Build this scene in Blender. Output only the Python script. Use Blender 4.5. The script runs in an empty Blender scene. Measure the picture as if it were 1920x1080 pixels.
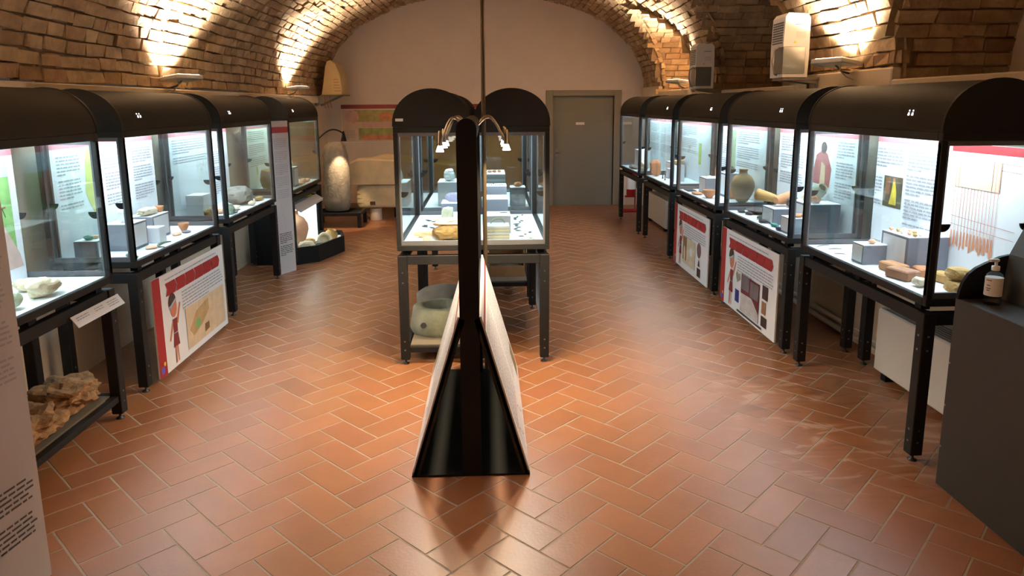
import bpy, math, random
import numpy as np
from mathutils import Vector, Matrix, noise
rnd = random.Random(7)
S = bpy.context.scene
COL = S.collection
PI = math.pi

# ------------------------------------------------------------------ camera
CAMH = 2.0
FPX, PPY = 1323.2, 438.94
YAW, PIT, ROLL = .0349, .1813, .0063
def cam_axes():
    cy, sy, cp, sp, cr, sr = math.cos(YAW), math.sin(YAW), math.cos(PIT), math.sin(PIT), math.cos(ROLL), math.sin(ROLL)
    fw = Vector((sy*cp, cy*cp, -sp)); r = Vector((cy, -sy, 0)); dn = fw.cross(r)
    return cr*r + sr*dn, -sr*r + cr*dn, fw
RX, DN, FW = cam_axes()
CAMP = Vector((0, 0, CAMH))
cd = bpy.data.cameras.new('camera'); cam = bpy.data.objects.new('camera', cd); COL.objects.link(cam)
m = Matrix.Identity(4)
for i in range(3):
    m[i][0] = RX[i]; m[i][1] = -DN[i]; m[i][2] = -FW[i]; m[i][3] = CAMP[i]
cam.matrix_world = m
cd.sensor_width = 36; cd.lens = FPX/1920*36; cd.shift_y = -(540-PPY)/1920; cd.clip_start = .05; cd.clip_end = 60
S.camera = cam
def proj(p):
    d = Vector(p) - CAMP; z = d.dot(FW)
    if z < .1: return None
    return 960 + FPX*d.dot(RX)/z, PPY + FPX*d.dot(DN)/z

# ------------------------------------------------------------------ world and exposure
W = bpy.data.worlds.new('world'); S.world = W; W.use_nodes = True
W.node_tree.nodes['Background'].inputs[0].default_value = (.9, .75, .6, 1)
W.node_tree.nodes['Background'].inputs[1].default_value = .05
S.view_settings.view_transform = 'Standard'; S.view_settings.look = 'None'; S.view_settings.gamma = 1
S.view_settings.use_curve_mapping = False
S.view_settings.exposure = 0.0
CASE_E = 12.5        # radiance of the showcase light trays
FLOOD_W = 205.0       # each wall floodlight
LAMP_W = 8.0         # each gooseneck spot
FLOOD_C = (1, .87, .7)
CASE_C = (.74, .88, 1)

# ------------------------------------------------------------------ materials
def srgb(r, g, b):
    f = lambda c: ((c/255+.055)/1.055)**2.4 if c > 10 else c/255/12.92
    return (f(r), f(g), f(b), 1)
MATS = {}
def M(name, col, rough=.55, metal=0, var=0., scale=6, bump=0., bscale=40, spec=.5, emit=0, coat=0):
    if name in MATS: return MATS[name]
    mt = bpy.data.materials.new(name); mt.use_nodes = True; MATS[name] = mt
    nt = mt.node_tree; b = nt.nodes['Principled BSDF']
    b.inputs['Base Color'].default_value = col; b.inputs['Roughness'].default_value = rough
    b.inputs['Metallic'].default_value = metal; b.inputs['Specular IOR Level'].default_value = spec
    b.inputs['Coat Weight'].default_value = coat
    if emit:
        b.inputs['Emission Color'].default_value = col; b.inputs['Emission Strength'].default_value = emit
    if var or bump:
        tc = nt.nodes.new('ShaderNodeTexCoord')
    if var:
        n = nt.nodes.new('ShaderNodeTexNoise'); n.inputs['Scale'].default_value = scale; n.inputs['Detail'].default_value = 6
        n.inputs['Roughness'].default_value = .65
        nt.links.new(tc.outputs['Object'], n.inputs['Vector'])
        cr = nt.nodes.new('ShaderNodeValToRGB')
        cr.color_ramp.elements[0].position = .3; cr.color_ramp.elements[1].position = .7
        cr.color_ramp.elements[0].color = tuple(max(0, c*(1-var)) for c in col[:3])+(1,)
        cr.color_ramp.elements[1].color = tuple(min(1, c*(1+var)) for c in col[:3])+(1,)
        nt.links.new(n.outputs['Fac'], cr.inputs['Fac']); nt.links.new(cr.outputs['Color'], b.inputs['Base Color'])
    if bump:
        n2 = nt.nodes.new('ShaderNodeTexNoise'); n2.inputs['Scale'].default_value = bscale; n2.inputs['Detail'].default_value = 5
        nt.links.new(tc.outputs['Object'], n2.inputs['Vector'])
        bp = nt.nodes.new('ShaderNodeBump'); bp.inputs['Strength'].default_value = bump; bp.inputs['Distance'].default_value = .01
        nt.links.new(n2.outputs['Fac'], bp.inputs['Height']); nt.links.new(bp.outputs['Normal'], b.inputs['Normal'])
    return mt
def piece_mat(name, cols, rough, coat=0, stain=False, nscale=9, bump=.3, bscale=30, spec=.5, namp=.25):
    """colour that differs from piece to piece (object random + island random), with fine grain"""
    mt = bpy.data.materials.new(name); mt.use_nodes = True; MATS[name] = mt
    nt = mt.node_tree; L = nt.links; b = nt.nodes['Principled BSDF']
    b.inputs['Roughness'].default_value = rough; b.inputs['Coat Weight'].default_value = coat; b.inputs['Coat Roughness'].default_value = .3
    b.inputs['Specular IOR Level'].default_value = spec
    oi = nt.nodes.new('ShaderNodeObjectInfo'); ge = nt.nodes.new('ShaderNodeNewGeometry')
    ad = nt.nodes.new('ShaderNodeMath'); ad.operation = 'ADD'; fr = nt.nodes.new('ShaderNodeMath'); fr.operation = 'FRACT'
    L.new(oi.outputs['Random'], ad.inputs[0]); L.new(ge.outputs['Random Per Island'], ad.inputs[1]); L.new(ad.outputs[0], fr.inputs[0])
    cr = nt.nodes.new('ShaderNodeValToRGB'); el = cr.color_ramp.elements
    while len(el) < len(cols): el.new(.5)
    for i, c in enumerate(cols): el[i].position = i/(len(cols)-1); el[i].color = c
    L.new(fr.outputs[0], cr.inputs['Fac'])
    n = nt.nodes.new('ShaderNodeTexNoise'); n.inputs['Scale'].default_value = nscale; n.inputs['Detail'].default_value = 8; n.inputs['Roughness'].default_value = .7
    L.new(ge.outputs['Position'], n.inputs['Vector'])
    mr = nt.nodes.new('ShaderNodeMapRange'); mr.inputs[1].default_value = .25; mr.inputs[2].default_value = .75
    mr.inputs[3].default_value = 1-namp; mr.inputs[4].default_value = 1+namp
    L.new(n.outputs['Fac'], mr.inputs[0])
    mx = nt.nodes.new('ShaderNodeMix'); mx.data_type = 'RGBA'; mx.blend_type = 'MULTIPLY'; mx.inputs['Factor'].default_value = 1
    L.new(cr.outputs['Color'], mx.inputs['A']); L.new(mr.outputs[0], mx.inputs['B'])
    out = mx.outputs['Result']
    if stain:
        # worn, whitish and dark scuffs on the tiles in front of the near right-hand showcases
        sx = nt.nodes.new('ShaderNodeSeparateXYZ'); L.new(ge.outputs['Position'], sx.inputs[0])
        def ramp(src, a, c, d, e):
            r1 = nt.nodes.new('ShaderNodeMapRange'); r1.interpolation_type = 'SMOOTHSTEP'
            for k, v in zip((1, 2, 3, 4), (a, c, d, e)): r1.inputs[k].default_value = v
            L.new(src, r1.inputs[0]); return r1.outputs[0]
        def mul(a, c):
            q = nt.nodes.new('ShaderNodeMath'); q.operation = 'MULTIPLY'; L.new(a, q.inputs[0])
            if isinstance(c, float): q.inputs[1].default_value = c
            else: L.new(c, q.inputs[1])
            return q.outputs[0]
        reg = mul(mul(ramp(sx.outputs[0], 1.35, 2.0, 0, 1), ramp(sx.outputs[1], 3.0, 3.6, 0, 1)), ramp(sx.outputs[1], 5.6, 4.8, 0, 1))
        vv = nt.nodes.new('ShaderNodeVectorMath'); vv.operation = 'MULTIPLY'; vv.inputs[1].default_value = (2.2, 6.5, 1)
        L.new(ge.outputs['Position'], vv.inputs[0])
        n3 = nt.nodes.new('ShaderNodeTexNoise'); n3.inputs['Scale'].default_value = .9; n3.inputs['Detail'].default_value = 7; n3.inputs['Distortion'].default_value = 1.6
        L.new(vv.outputs[0], n3.inputs['Vector'])
        pale = mul(mul(ramp(n3.outputs['Fac'], .54, .64, 0, 1), reg), .5)
        dark = mul(mul(ramp(n3.outputs['Fac'], .44, .36, 0, 1), reg), .45)
        for fac, c in ((pale, srgb(196, 160, 140)), (dark, srgb(96, 62, 58))):
            k = nt.nodes.new('ShaderNodeMix'); k.data_type = 'RGBA'; L.new(fac, k.inputs['Factor']); L.new(out, k.inputs['A']); k.inputs['B'].default_value = c
            out = k.outputs['Result']
    L.new(out, b.inputs['Base Color'])
    n2 = nt.nodes.new('ShaderNodeTexNoise'); n2.inputs['Scale'].default_value = bscale; n2.inputs['Detail'].default_value = 6
    L.new(ge.outputs['Position'], n2.inputs['Vector'])
    bp = nt.nodes.new('ShaderNodeBump'); bp.inputs['Strength'].default_value = bump; bp.inputs['Distance'].default_value = .012
    L.new(n2.outputs['Fac'], bp.inputs['Height']); L.new(bp.outputs['Normal'], b.inputs['Normal'])
    return mt
def glass_mat(name, tint=(.93, .97, .96, 1), ior=1.45, rough=.0):
    mt = bpy.data.materials.new(name); mt.use_nodes = True; MATS[name] = mt
    nt = mt.node_tree; nt.nodes.clear()
    o = nt.nodes.new('ShaderNodeOutputMaterial'); mx = nt.nodes.new('ShaderNodeMixShader'); fr = nt.nodes.new('ShaderNodeFresnel')
    t = nt.nodes.new('ShaderNodeBsdfTransparent'); g = nt.nodes.new('ShaderNodeBsdfGlossy')
    t.inputs[0].default_value = tint; g.inputs['Roughness'].default_value = rough; fr.inputs[0].default_value = ior
    ge = nt.nodes.new('ShaderNodeNewGeometry'); mr = nt.nodes.new('ShaderNodeMapRange')     # same Fresnel on both faces of a thin pane
    mr.inputs[3].default_value = ior; mr.inputs[4].default_value = 1/ior
    nt.links.new(ge.outputs['Backfacing'], mr.inputs[0]); nt.links.new(mr.outputs[0], fr.inputs[0])
    nt.links.new(fr.outputs[0], mx.inputs[0]); nt.links.new(t.outputs[0], mx.inputs[1]); nt.links.new(g.outputs[0], mx.inputs[2]); nt.links.new(mx.outputs[0], o.inputs[0])
    return mt
BLACK = M('black_paint', srgb(33, 32, 32), .55, var=.12, scale=14, spec=.25)
BLACK2 = M('black_matte', srgb(22, 22, 23), .65, spec=.2)
DOMEM = M('dome_paint', srgb(40, 37, 34), .7, var=.1, scale=5, bump=.08, bscale=90, spec=.18)
CHAR = M('charcoal_laminate', srgb(50, 48, 46), .6, var=.08, scale=20, bump=.05, bscale=120)
STEEL = M('steel', srgb(150, 148, 145), .35, 1)
CHROME = M('brushed_chrome', srgb(205, 196, 180), .22, 1)
FRAMEG = M('grey_frame', srgb(92, 92, 96), .45, var=.06, scale=20)
WHITE = M('white_board', srgb(226, 228, 232), .6)
PAPER = M('panel_print_white', srgb(226, 222, 222), .45)
PAPER2 = M('grey_white_panel', srgb(190, 184, 186), .5, var=.03, scale=3)
FLOORW = M('display_floor_white', srgb(232, 234, 238), .6)
GREY = M('plinth_grey', srgb(126, 128, 138), .7, var=.05, scale=30)
PLW = M('plinth_white', srgb(226, 228, 232), .6)
INK = M('ink', srgb(78, 76, 80), .6)
INKL = M('ink_light', srgb(162, 160, 166), .6)
RED = M('print_red', srgb(160, 38, 42), .5)
PINK = M('print_pink', srgb(214, 132, 138), .5)
PLASTER = M('plaster_pinkish', srgb(222, 208, 198), .85, var=.05, scale=1.5, bump=.06, bscale=60)
PLASTERW = M('plaster_cream', srgb(214, 198, 176), .85, var=.08, scale=2.5, bump=.12, bscale=40)
MORTAR = M('mortar', srgb(150, 126, 98), .95, var=.3, scale=7, bump=.6, bscale=25)
GROUT = M('grout', srgb(160, 142, 126), .8, var=.1, scale=12)
DOORM = M('door_grey', srgb(124, 122, 112), .55, var=.03, scale=2)
DOORF = M('door_frame_grey', srgb(130, 124, 110), .55)
GLASS = glass_mat('pane_glass')
TILE = piece_mat('terracotta_tile', [srgb(142, 89, 56), srgb(154, 100, 63), srgb(147, 93, 58), srgb(158, 102, 67), srgb(145, 90, 60)], .38, coat=.2, stain=True, nscale=5, bump=.08, bscale=60, namp=.1)
BRICK = piece_mat('vault_brick', [srgb(158, 132, 100), srgb(182, 156, 122), srgb(166, 136, 106), srgb(192, 168, 132), srgb(172, 140, 110), srgb(152, 124, 96), srgb(186, 158, 126)], .95, nscale=4.5, bump=.8, bscale=28, spec=.2, namp=.4)
LIGHTW = M('light_tray', CASE_C+(1,), emit=CASE_E)
GREENW = M('light_tray_greenish', (.82, 1, .86, 1), emit=6)
VENTL = M('vent_glow', (1, 1, 1, 1), emit=2.5)
BULB = M('bulb_glow', (1, .95, .85, 1), emit=10)
FLOODG = M('flood_glow', (1, .85, .62, 1), emit=14)
def stone(n, r, g, b, var=.22, bump=.6, scale=9): return M(n, srgb(r, g, b), .9, var=var, scale=scale, bump=bump, bscale=30)
CREAM = stone('cream_stone', 226, 208, 176); TRAV = stone('travertine', 216, 196, 160, .12, .35, 4)
RUBBLE = stone('rubble_stone', 160, 122, 84, .45, 1.0, 14); GSTONE = stone('grey_stone', 128, 124, 112, .2, .5, 7)
TERRA = stone('terracotta', 206, 140, 98, .15, .3); TERRAP = stone('pale_terracotta', 222, 172, 140, .15, .3)
DARKC = stone('dark_ceramic', 96, 84, 78, .2, .3); BRONZE = stone('bronze_green', 92, 112, 98, .25, .4, 20)
IRON = stone('iron_dark', 62, 62, 66, .2, .3); OCHRE = stone('ochre_clay', 190, 150, 92, .2, .4)
BONE = stone('bone', 226, 212, 184, .12, .3); GOLD = stone('gilded_carving', 134, 102, 58, .4, .9, 16)
GGL = stone('grey_green_stone', 140, 142, 122, .2, .5, 10); MOSAIC = stone('mottled_rock', 134, 128, 118, .4, 1.0, 12)
def flat(n, r, g, b, var=0): return M('print_'+n, srgb(r, g, b), .55, var=var, scale=9)

# ------------------------------------------------------------------ mesh builder
class MB:
    def __init__(s): s.v = []; s.f = []; s.mi = []; s.sm = []; s.mats = []
    def slot(s, mt):
        if mt not in s.mats: s.mats.append(mt)
        return s.mats.index(mt)
    def add(s, vs, fs, mt, smooth=False, mx=None):
        o = len(s.v); k = s.slot(mt)
        for p in vs:
            p = Vector(p)
            s.v.append(tuple(mx @ p) if mx is not None else tuple(p))
        for f in fs: s.f.append(tuple(o+i for i in f)); s.mi.append(k); s.sm.append(smooth)
        return s
    def box(s, a, b, mt, bev=0, mx=None):
        x0, y0, z0 = a; x1, y1, z1 = b
        if bev <= 0:
            vs = [(x, y, z) for z in (z0, z1) for y in (y0, y1) for x in (x0, x1)]
            return s.add(vs, [(0, 2, 3, 1), (4, 5, 7, 6), (0, 1, 5, 4), (2, 6, 7, 3), (0, 4, 6, 2), (1, 3, 7, 5)], mt, mx=mx)
        # chamfered: profile in xy, rings in z
        def ring(i, z):
            return [(x0+i+bev, y0+i, z), (x1-i-bev, y0+i, z), (x1-i, y0+i+bev, z), (x1-i, y1-i-bev, z), (x1-i-bev, y1-i, z), (x0+i+bev, y1-i, z), (x0+i, y1-i-bev, z), (x0+i, y0+i+bev, z)]
        vs = ring(bev, z0)+ring(0, z0+bev)+ring(0, z1-bev)+ring(bev, z1)
        fs = [tuple(range(7, -1, -1)), tuple(range(24, 32))]
        for r in range(3):
            for i in range(8): j = (i+1) % 8; fs.append((r*8+i, r*8+j, r*8+8+j, r*8+8+i))
        return s.add(vs, fs, mt, mx=mx)
    def prism(s, pts, axis, a, b, mt, smooth=False, mx=None):
        """polygon pts (2d) extruded along axis from a to b"""
        n = len(pts)
        def p3(u, v, w): return {'x': (w, u, v), 'y': (u, w, v), 'z': (u, v, w)}[axis]
        vs = [p3(u, v, a) for u, v in pts]+[p3(u, v, b) for u, v in pts]
        s.add(vs, [tuple(range(n-1, -1, -1)), tuple(range(n, 2*n))], mt, mx=mx)
        return s.add(vs, [(i, (i+1) % n, n+(i+1) % n, n+i) for i in range(n)], mt, smooth, mx=mx)
    def tube(s, path, r, mt, n=8, caps=True, mx=None):
        path = [Vector(p) for p in path]; rr = r if isinstance(r, (list, tuple)) else [r]*len(path)
        vs = []; ref = None
        for i, p in enumerate(path):
            t = (path[min(i+1, len(path)-1)]-path[max(i-1, 0)]).normalized()
            if ref is None:
                ref = Vector((0, 0, 1)) if abs(t.z) < .9 else Vector((1, 0, 0))
            a = t.cross(ref).normalized(); b = a.cross(t).normalized(); ref = b
            for k in range(n):
                w = 2*PI*k/n; vs.append(p+rr[i]*(a*math.cos(w)+b*math.sin(w)))
        fs = [(i*n+k, i*n+(k+1) % n, (i+1)*n+(k+1) % n, (i+1)*n+k) for i in range(len(path)-1) for k in range(n)]
        s.add(vs, fs, mt, True, mx=mx)
        if caps: s.add(vs, [tuple(range(n-1, -1, -1)), tuple(range(len(vs)-n, len(vs)))], mt, mx=mx)
        return s
    def lathe(s, prof, mt, n=20, mx=None, smooth=True, wob=0, seed=0):
        vs = []
        for i, (r, z) in enumerate(prof):
            for k in range(n):
                w = 2*PI*k/n; q = r*(1+wob*noise.noise(Vector((math.cos(w)*1.5+seed, math.sin(w)*1.5, z*6)))); vs.append((q*math.cos(w), q*math.sin(w), z))
        fs = [(i*n+k, i*n+(k+1) % n, (i+1)*n+(k+1) % n, (i+1)*n+k) for i in range(len(prof)-1) for k in range(n)]
        s.add(vs, fs, mt, smooth, mx=mx)
        return s.add(vs, [tuple(range(n-1, -1, -1)), tuple(range(len(vs)-n, len(vs)))], mt, mx=mx)
    def rock(s, size, mt, seed=0, sub=2, amp=.3, box=.0, freq=1.3, mx=None, smooth=False):
        vs, fs = ICO[sub]; out = []
        for p in vs:
            p = Vector(p); q = p.copy()
            if box:
                mxx = max(abs(p.x), abs(p.y), abs(p.z)); q = p.lerp(p/mxx, box)
            d = noise.noise(p*freq+Vector((seed*3.1, seed*1.7, seed*.9)))*amp+noise.noise(p*freq*3+Vector((seed, 5, 2)))*amp*.35
            q = q*(1+d); out.append((q.x*size[0]/2, q.y*size[1]/2, q.z*size[2]/2))
        lo = min(v[2] for v in out); out = [(a, b, c-lo) for a, b, c in out]
        return s.add(out, fs, mt, smooth, mx=mx)
    def build(s, name, parent=None, loc=None):
        me = bpy.data.meshes.new(name); me.from_pydata(s.v, [], s.f)
        for mt in s.mats: me.materials.append(mt)
        me.polygons.foreach_set('material_index', s.mi); me.polygons.foreach_set('use_smooth', s.sm); me.update()
        o = bpy.data.objects.new(name, me); COL.objects.link(o)
        if parent: o.parent = parent
        if loc: o.location = loc
        return o
def ico(sub):
    import bmesh
    bm = bmesh.new(); bmesh.ops.create_icosphere(bm, subdivisions=sub, radius=1)
    r = ([tuple(v.co) for v in bm.verts], [tuple(v.index for v in f.verts) for f in bm.faces]); bm.free(); return r
ICO = {1: ico(1), 2: ico(2), 3: ico(3), 4: ico(4)}
def tag(o, label, cat, group=None):
    o['label'] = label; o['category'] = cat
    if group: o['group'] = group
    return o
def struct(o, label=None):
    o['kind'] = 'structure'
    if label: o['label'] = label
    return o
def thing(name, label, cat, loc=(0, 0, 0), rz=0, group=None):
    o = bpy.data.objects.new(name, None); COL.objects.link(o); o.location = loc; o.rotation_euler = (0, 0, rz); o.empty_display_size = .1
    return tag(o, label, cat, group)
def T(x=0, y=0, z=0, rz=0, rx=0, ry=0):
    return Matrix.Translation((x, y, z)) @ Matrix.Rotation(rz, 4, 'Z') @ Matrix.Rotation(ry, 4, 'Y') @ Matrix.Rotation(rx, 4, 'X')

# ------------------------------------------------------------------ room shell
XL, XR, Y0, Y1 = -3.1, 3.1, -2.2, 14.0
WT = 2.16                      # wall top, the ledge under the brick vault
A_, B_, N_ = 3.1, 1.88, 2.2    # vault profile
ZS = 2.18
def vz(x): return ZS + B_*max(0, 1-(abs(x)/A_)**N_)**(1/N_)
LUN = [(11.5, 1.1, 3.45), (8.17, 1.33, 3.6), (4.0, 1.34, 3.6), (.2, 1.34, 3.6)]   # lunettes in the right side of the vault
XE = 3.95
def lz(y, L):
    yc, w, zc = L; t = (y-yc)/w
    return -1 if abs(t) >= 1 else ZS-.02+(zc-ZS+.02)*math.sqrt(1-t*t)
def inlun(x, y, z):
    return x > 0 and any(lz(y, L) > z for L in LUN)
fl = MB(); fl.box((XL-.2, Y0, -.08), (XE, Y1+.2, -.0015), GROUT)
FLOOR = struct(fl.build('floor'))
wl = MB(); wl.box((XL-.2, Y0, 0), (XL, Y1, WT), PLASTERW); struct(wl.build('wall_left'))
wr = MB(); wr.box((XR, Y0, 0), (XE+.1, Y1, WT), PLASTERW)
wr.box((XE, Y0, WT), (XE+.1, Y1, 3.7), PLASTERW); struct(wr.build('wall_right'))
# back wall: behind the lunette a full slab up to the crown
wb = MB(); wb.box((XL-.2, Y1, 0), (1.31, Y1+.2, 4.4), PLASTER); wb.box((2.51, Y1, 0), (XE+.1, Y1+.2, 4.4), PLASTER); wb.box((1.31, Y1, 2.16), (2.51, Y1+.2, 4.4), PLASTER)
struct(wb.build('wall_back'))
wf = MB(); wf.box((XL-.2, Y0-.2, 0), (XE+.1, Y0, 4.4), PLASTER); struct(wf.build('wall_front'))
bb = MB(); bb.box((XL, Y1-.015, 0), (1.16, Y1, .1), M('skirting', srgb(150, 128, 108), .7)); struct(bb.build('baseboard_back'))
# plaster ledges under the vault
for n, x0, x1 in (('trim_1', XL, XL+.07),):
    t_ = MB(); t_.box((x0, Y0, 2.05), (x1, Y1, WT+.01), PLASTERW, .01); struct(t_.build(n))
tr = MB()
for a, b, h in ((Y0, 5.32, .0), (5.32, 7.0, .09), (7.0, 9.5, .0), (9.5, 12.6, .05), (12.6, Y1, .14)):
    tr.box((XR-.06, a, 2.03), (XR+.02, b, WT+.01+h), PLASTERW, .01)
struct(tr.build('trim_2'))
# door
d = struct(MB().box((1.31, Y1+.08, 0), (2.51, Y1+.12, 2.16), DOORM).build('door_1'))
fr = MB(); fr.box((1.17, Y1-.03, 0), (1.31, Y1+.12, 2.27), DOORF, .006); fr.box((2.51, Y1-.03, 0), (2.65, Y1+.12, 2.27), DOORF, .006); fr.box((1.31, Y1-.03, 2.16), (2.51, Y1+.12, 2.27), DOORF, .006)
fr.build('door_frame', d)
MB().box((1.77, Y1+.074, 1.6), (1.94, Y1+.08, 1.65), PAPER).build('door_sign', d)
h_ = MB(); h_.tube([(1.38, Y1+.08, 1.05), (1.38, Y1+.03, 1.05), (1.5, Y1+.03, 1.05)], .009, STEEL); h_.box((1.36, Y1+.072, .98), (1.4, Y1+.08, 1.12), STEEL); h_.build('door_handle', d)

# vault shell: mortar backing with the lunettes cut in
cm = MB()
xs = [-A_*math.cos(PI*i/72) for i in range(73)]; ys = np.linspace(Y0-.2, Y1+.2, 165)
OFF = .012
for i in range(72):
    for j in range(164):
        xm, ym = (xs[i]+xs[i+1])/2, (ys[j]+ys[j+1])/2
        if inlun(xm, ym, vz(xm)+.05): continue
        q = [(xs[a]*1.012, ys[b], vz(xs[a])+OFF) for a, b in ((i, j), (i, j+1), (i+1, j+1), (i+1, j))]
        cm.add(q, [(0, 1, 2, 3)], MORTAR)
for L in LUN:
    yc, w, zc = L
    for i in range(28):
        t0, t1 = PI*i/28, PI*(i+1)/28
        for k in range(30):
            x0, x1 = 1.0+(XE-1.0)*k/30, 1.0+(XE-1.0)*(k+1)/30
            zz = ZS-.02+(zc-ZS+.02)*math.sin((t0+t1)/2)
            if x1 < A_ and vz(min(x1, A_)) > zz+.06: continue
            q = []
            for t, x in ((t0, x0), (t1, x0), (t1, x1), (t0, x1)):
                q.append((x, yc-(w+OFF)*math.cos(t), ZS-.02+(zc-ZS+.02+OFF)*math.sin(t)))
            cm.add(q, [(0, 1, 2, 3)], MORTAR)
# pier fill between lunettes behind the springing so nothing shows through
CEIL = struct(cm.build('ceiling'))

# --- bricks -------------------------------------------------------
def brick_variant(sd):
    r = random.Random(sd); V = []
    for ins, n in ((0, -.05), (0, .002), (.08, .016)):
        for a, b in ((-1, -1), (1, -1), (1, 1), (-1, 1)):
            V.append([a*.5*(1-ins*.35)+r.uniform(-.035, .035), b*.5*(1-ins*1.2)+r.uniform(-.07, .07), n+(r.uniform(-.012, .012) if n > 0 else 0)])
    F = [(8, 9, 10, 11)]
    for k in (0, 4):
        for i in range(4): j = (i+1) % 4; F.append((k+i, k+j, k+4+j, k+4+i))
    return np.array(V), F
BV = [brick_variant(100+i) for i in range(10)]
BL, BH = .27, .104
bricks = []   # (center, l axis, c axis, n axis, len, height, variant)
# arc table of the main profile
tt = np.linspace(0, PI, 4001); px = -A_*np.sign(np.cos(tt))*np.abs(np.cos(tt))**(2/N_); pz = ZS+B_*np.abs(np.sin(tt))**(2/N_)
ss = np.concatenate([[0], np.cumsum(np.hypot(np.diff(px), np.diff(pz)))]); SL = ss[-1]
nrow = int(SL/BH); bh = SL/nrow
def prof(s):
    x = np.interp(s, ss, px); z = np.interp(s, ss, pz)
    x2 = np.interp(s+.02, ss, px); z2 = np.interp(s+.02, ss, pz); x1 = np.interp(s-.02, ss, px); z1 = np.interp(s-.02, ss, pz)
    t = Vector((x2-x1, 0, z2-z1)).normalized(); return Vector((x, 0, z)), t
for i in range(nrow):
    p, t = prof((i+.5)*bh); nrm = Vector((0, 1, 0)).cross(t)
    if nrm.dot(Vector((0, 0, 2.6))-p) < 0: nrm = -nrm
    y = Y0-rnd.uniform(0, BL)
    while y < Y1:
        ln = BL*rnd.choice((1, 1, 1, .96, 1.06, .62, .8)); yc = y+ln/2; y += ln
        if yc+ln/2 > Y1+.02: ln -= max(0, yc+ln/2-Y1); 
        if ln < .06: continue
        if inlun(p.x, yc, p.z-.01): continue
        jit = rnd.uniform(-.006, .014)-(.02 if rnd.random() < .03 else 0)
        wv = .022*noise.noise(Vector((yc*.9, i*.22, 1.5))); ra = rnd.gauss(0, .025)
        ta_ = (t*math.cos(ra)+Vector((0, 1, 0))*math.sin(ra)); la_ = (Vector((0, 1, 0))*math.cos(ra)-t*math.sin(ra))
        bricks.append((Vector((p.x, yc, p.z))+nrm*(jit-.012)+t*wv, la_, ta_, nrm, ln-.011, bh-.011, rnd.randrange(10)))
for L in LUN:
    yc, w, zc = L; hh = zc-ZS+.02
    ta = np.linspace(0, PI, 1001); ly = yc-w*np.cos(ta); lzz = ZS-.02+hh*np.sin(ta); sl = np.concatenate([[0], np.cumsum(np.hypot(np.diff(ly), np.diff(lzz)))])
    nr = int(sl[-1]/BH); b2 = sl[-1]/nr
    for i in range(nr):
        s = (i+.5)*b2; cy_, cz_ = np.interp(s, sl, ly), np.interp(s, sl, lzz)
        t = Vector((0, np.interp(s+.02, sl, ly)-np.interp(s-.02, sl, ly), np.interp(s+.02, sl, lzz)-np.interp(s-.02, sl, lzz))).normalized()
        nrm = Vector((1, 0, 0)).cross(t)
        if nrm.dot(Vector((0, yc-cy_, 2.2-cz_))) < 0: nrm = -nrm
        x = 1.2-rnd.uniform(0, BL)
        while x < XE:
            ln = BL*rnd.choice((1, 1.05, 1.1, .6, .95)); xc = x+ln/2; x += ln
            if xc < A_ and vz(xc) > cz_-.03: continue
            if xc-ln/2 > XE: continue
            bricks.append((Vector((xc, cy_, cz_))+nrm*rnd.uniform(-.018, .01), Vector((1, 0, 0)), t, nrm, ln-.011, b2-.011, rnd.randrange(10)))
def shown(c, ax, ay, la, lb, nrm):
    q = [proj(c+ax*la/2*a+ay*lb/2*b) for a, b in ((-1, -1), (1, -1), (1, 1), (-1, 1))]
    if any(k is None for k in q): return 0
    pc = proj(c)
    if not (8 < pc[0] < 1912 and 5 < pc[1] < 1075): return 0
    if nrm.dot(CAMP-c) < 0: return 0
    return abs(sum(q[i][0]*q[(i+1) % 4][1]-q[(i+1) % 4][0]*q[i][1] for i in range(4)))/2
def split(items, key, n=300):
    sc = [(key(b), i) for i, b in enumerate(items)]; sc.sort(reverse=True)
    top = [i for s, i in sc[:n] if s > 60]; ts = set(top)
    return [items[i] for i in top], [b for i, b in enumerate(items) if i not in ts]
def bkey(b):
    c = b[0]
    if c.z < WT+.06 or proj(c) is None: return 0
    if c.x < 0 and proj(c)[1] > 158: return 0
    if c.x > 0 and proj(c)[1] > 150: return 0
    return shown(c, b[1], b[2], b[4], b[5], b[3])
near, far = split(bricks, bkey)
bmeshes = []
for V, F in BV:
    me = bpy.data.meshes.new('brick'); me.from_pydata([tuple(v) for v in V], [], F); me.materials.append(BRICK); bmeshes.append(me)
def frame(c, a, b, n, la, lb, dn=1.0):
    mx = Matrix.Identity(4)
    for k in range(3): mx[k][0] = a[k]*la; mx[k][1] = b[k]*lb; mx[k][2] = n[k]*dn; mx[k][3] = c[k]
    return mx
for b in near:
    o = bpy.data.objects.new('brick', bmeshes[b[6]]); COL.objects.link(o); o.parent = CEIL
    o.matrix_local = frame(b[0], b[1], b[2], b[3], b[4], b[5])
def merged(name, items, variants, mat, parent, idx):
    VV = []; FF = []; o = 0
    for b in items:
        V, F = variants[b[idx]]
        a, c, n = np.array(b[1])*b[4], np.array(b[2])*b[5], np.array(b[3])
        P = np.array(b[0])+V[:, :1]*a+V[:, 1:2]*c+V[:, 2:3]*n
        VV.append(P); FF += [tuple(o+i for i in f) for f in F]; o += len(V)
    me = bpy.data.meshes.new(name); me.from_pydata(np.concatenate(VV).tolist(), [], FF); me.materials.append(mat)
    ob = bpy.data.objects.new(name, me); COL.objects.link(ob); ob.parent = parent; ob['kind'] = 'stuff'; return ob
merged('brickwork', far, BV, BRICK, CEIL, 6)

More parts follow.
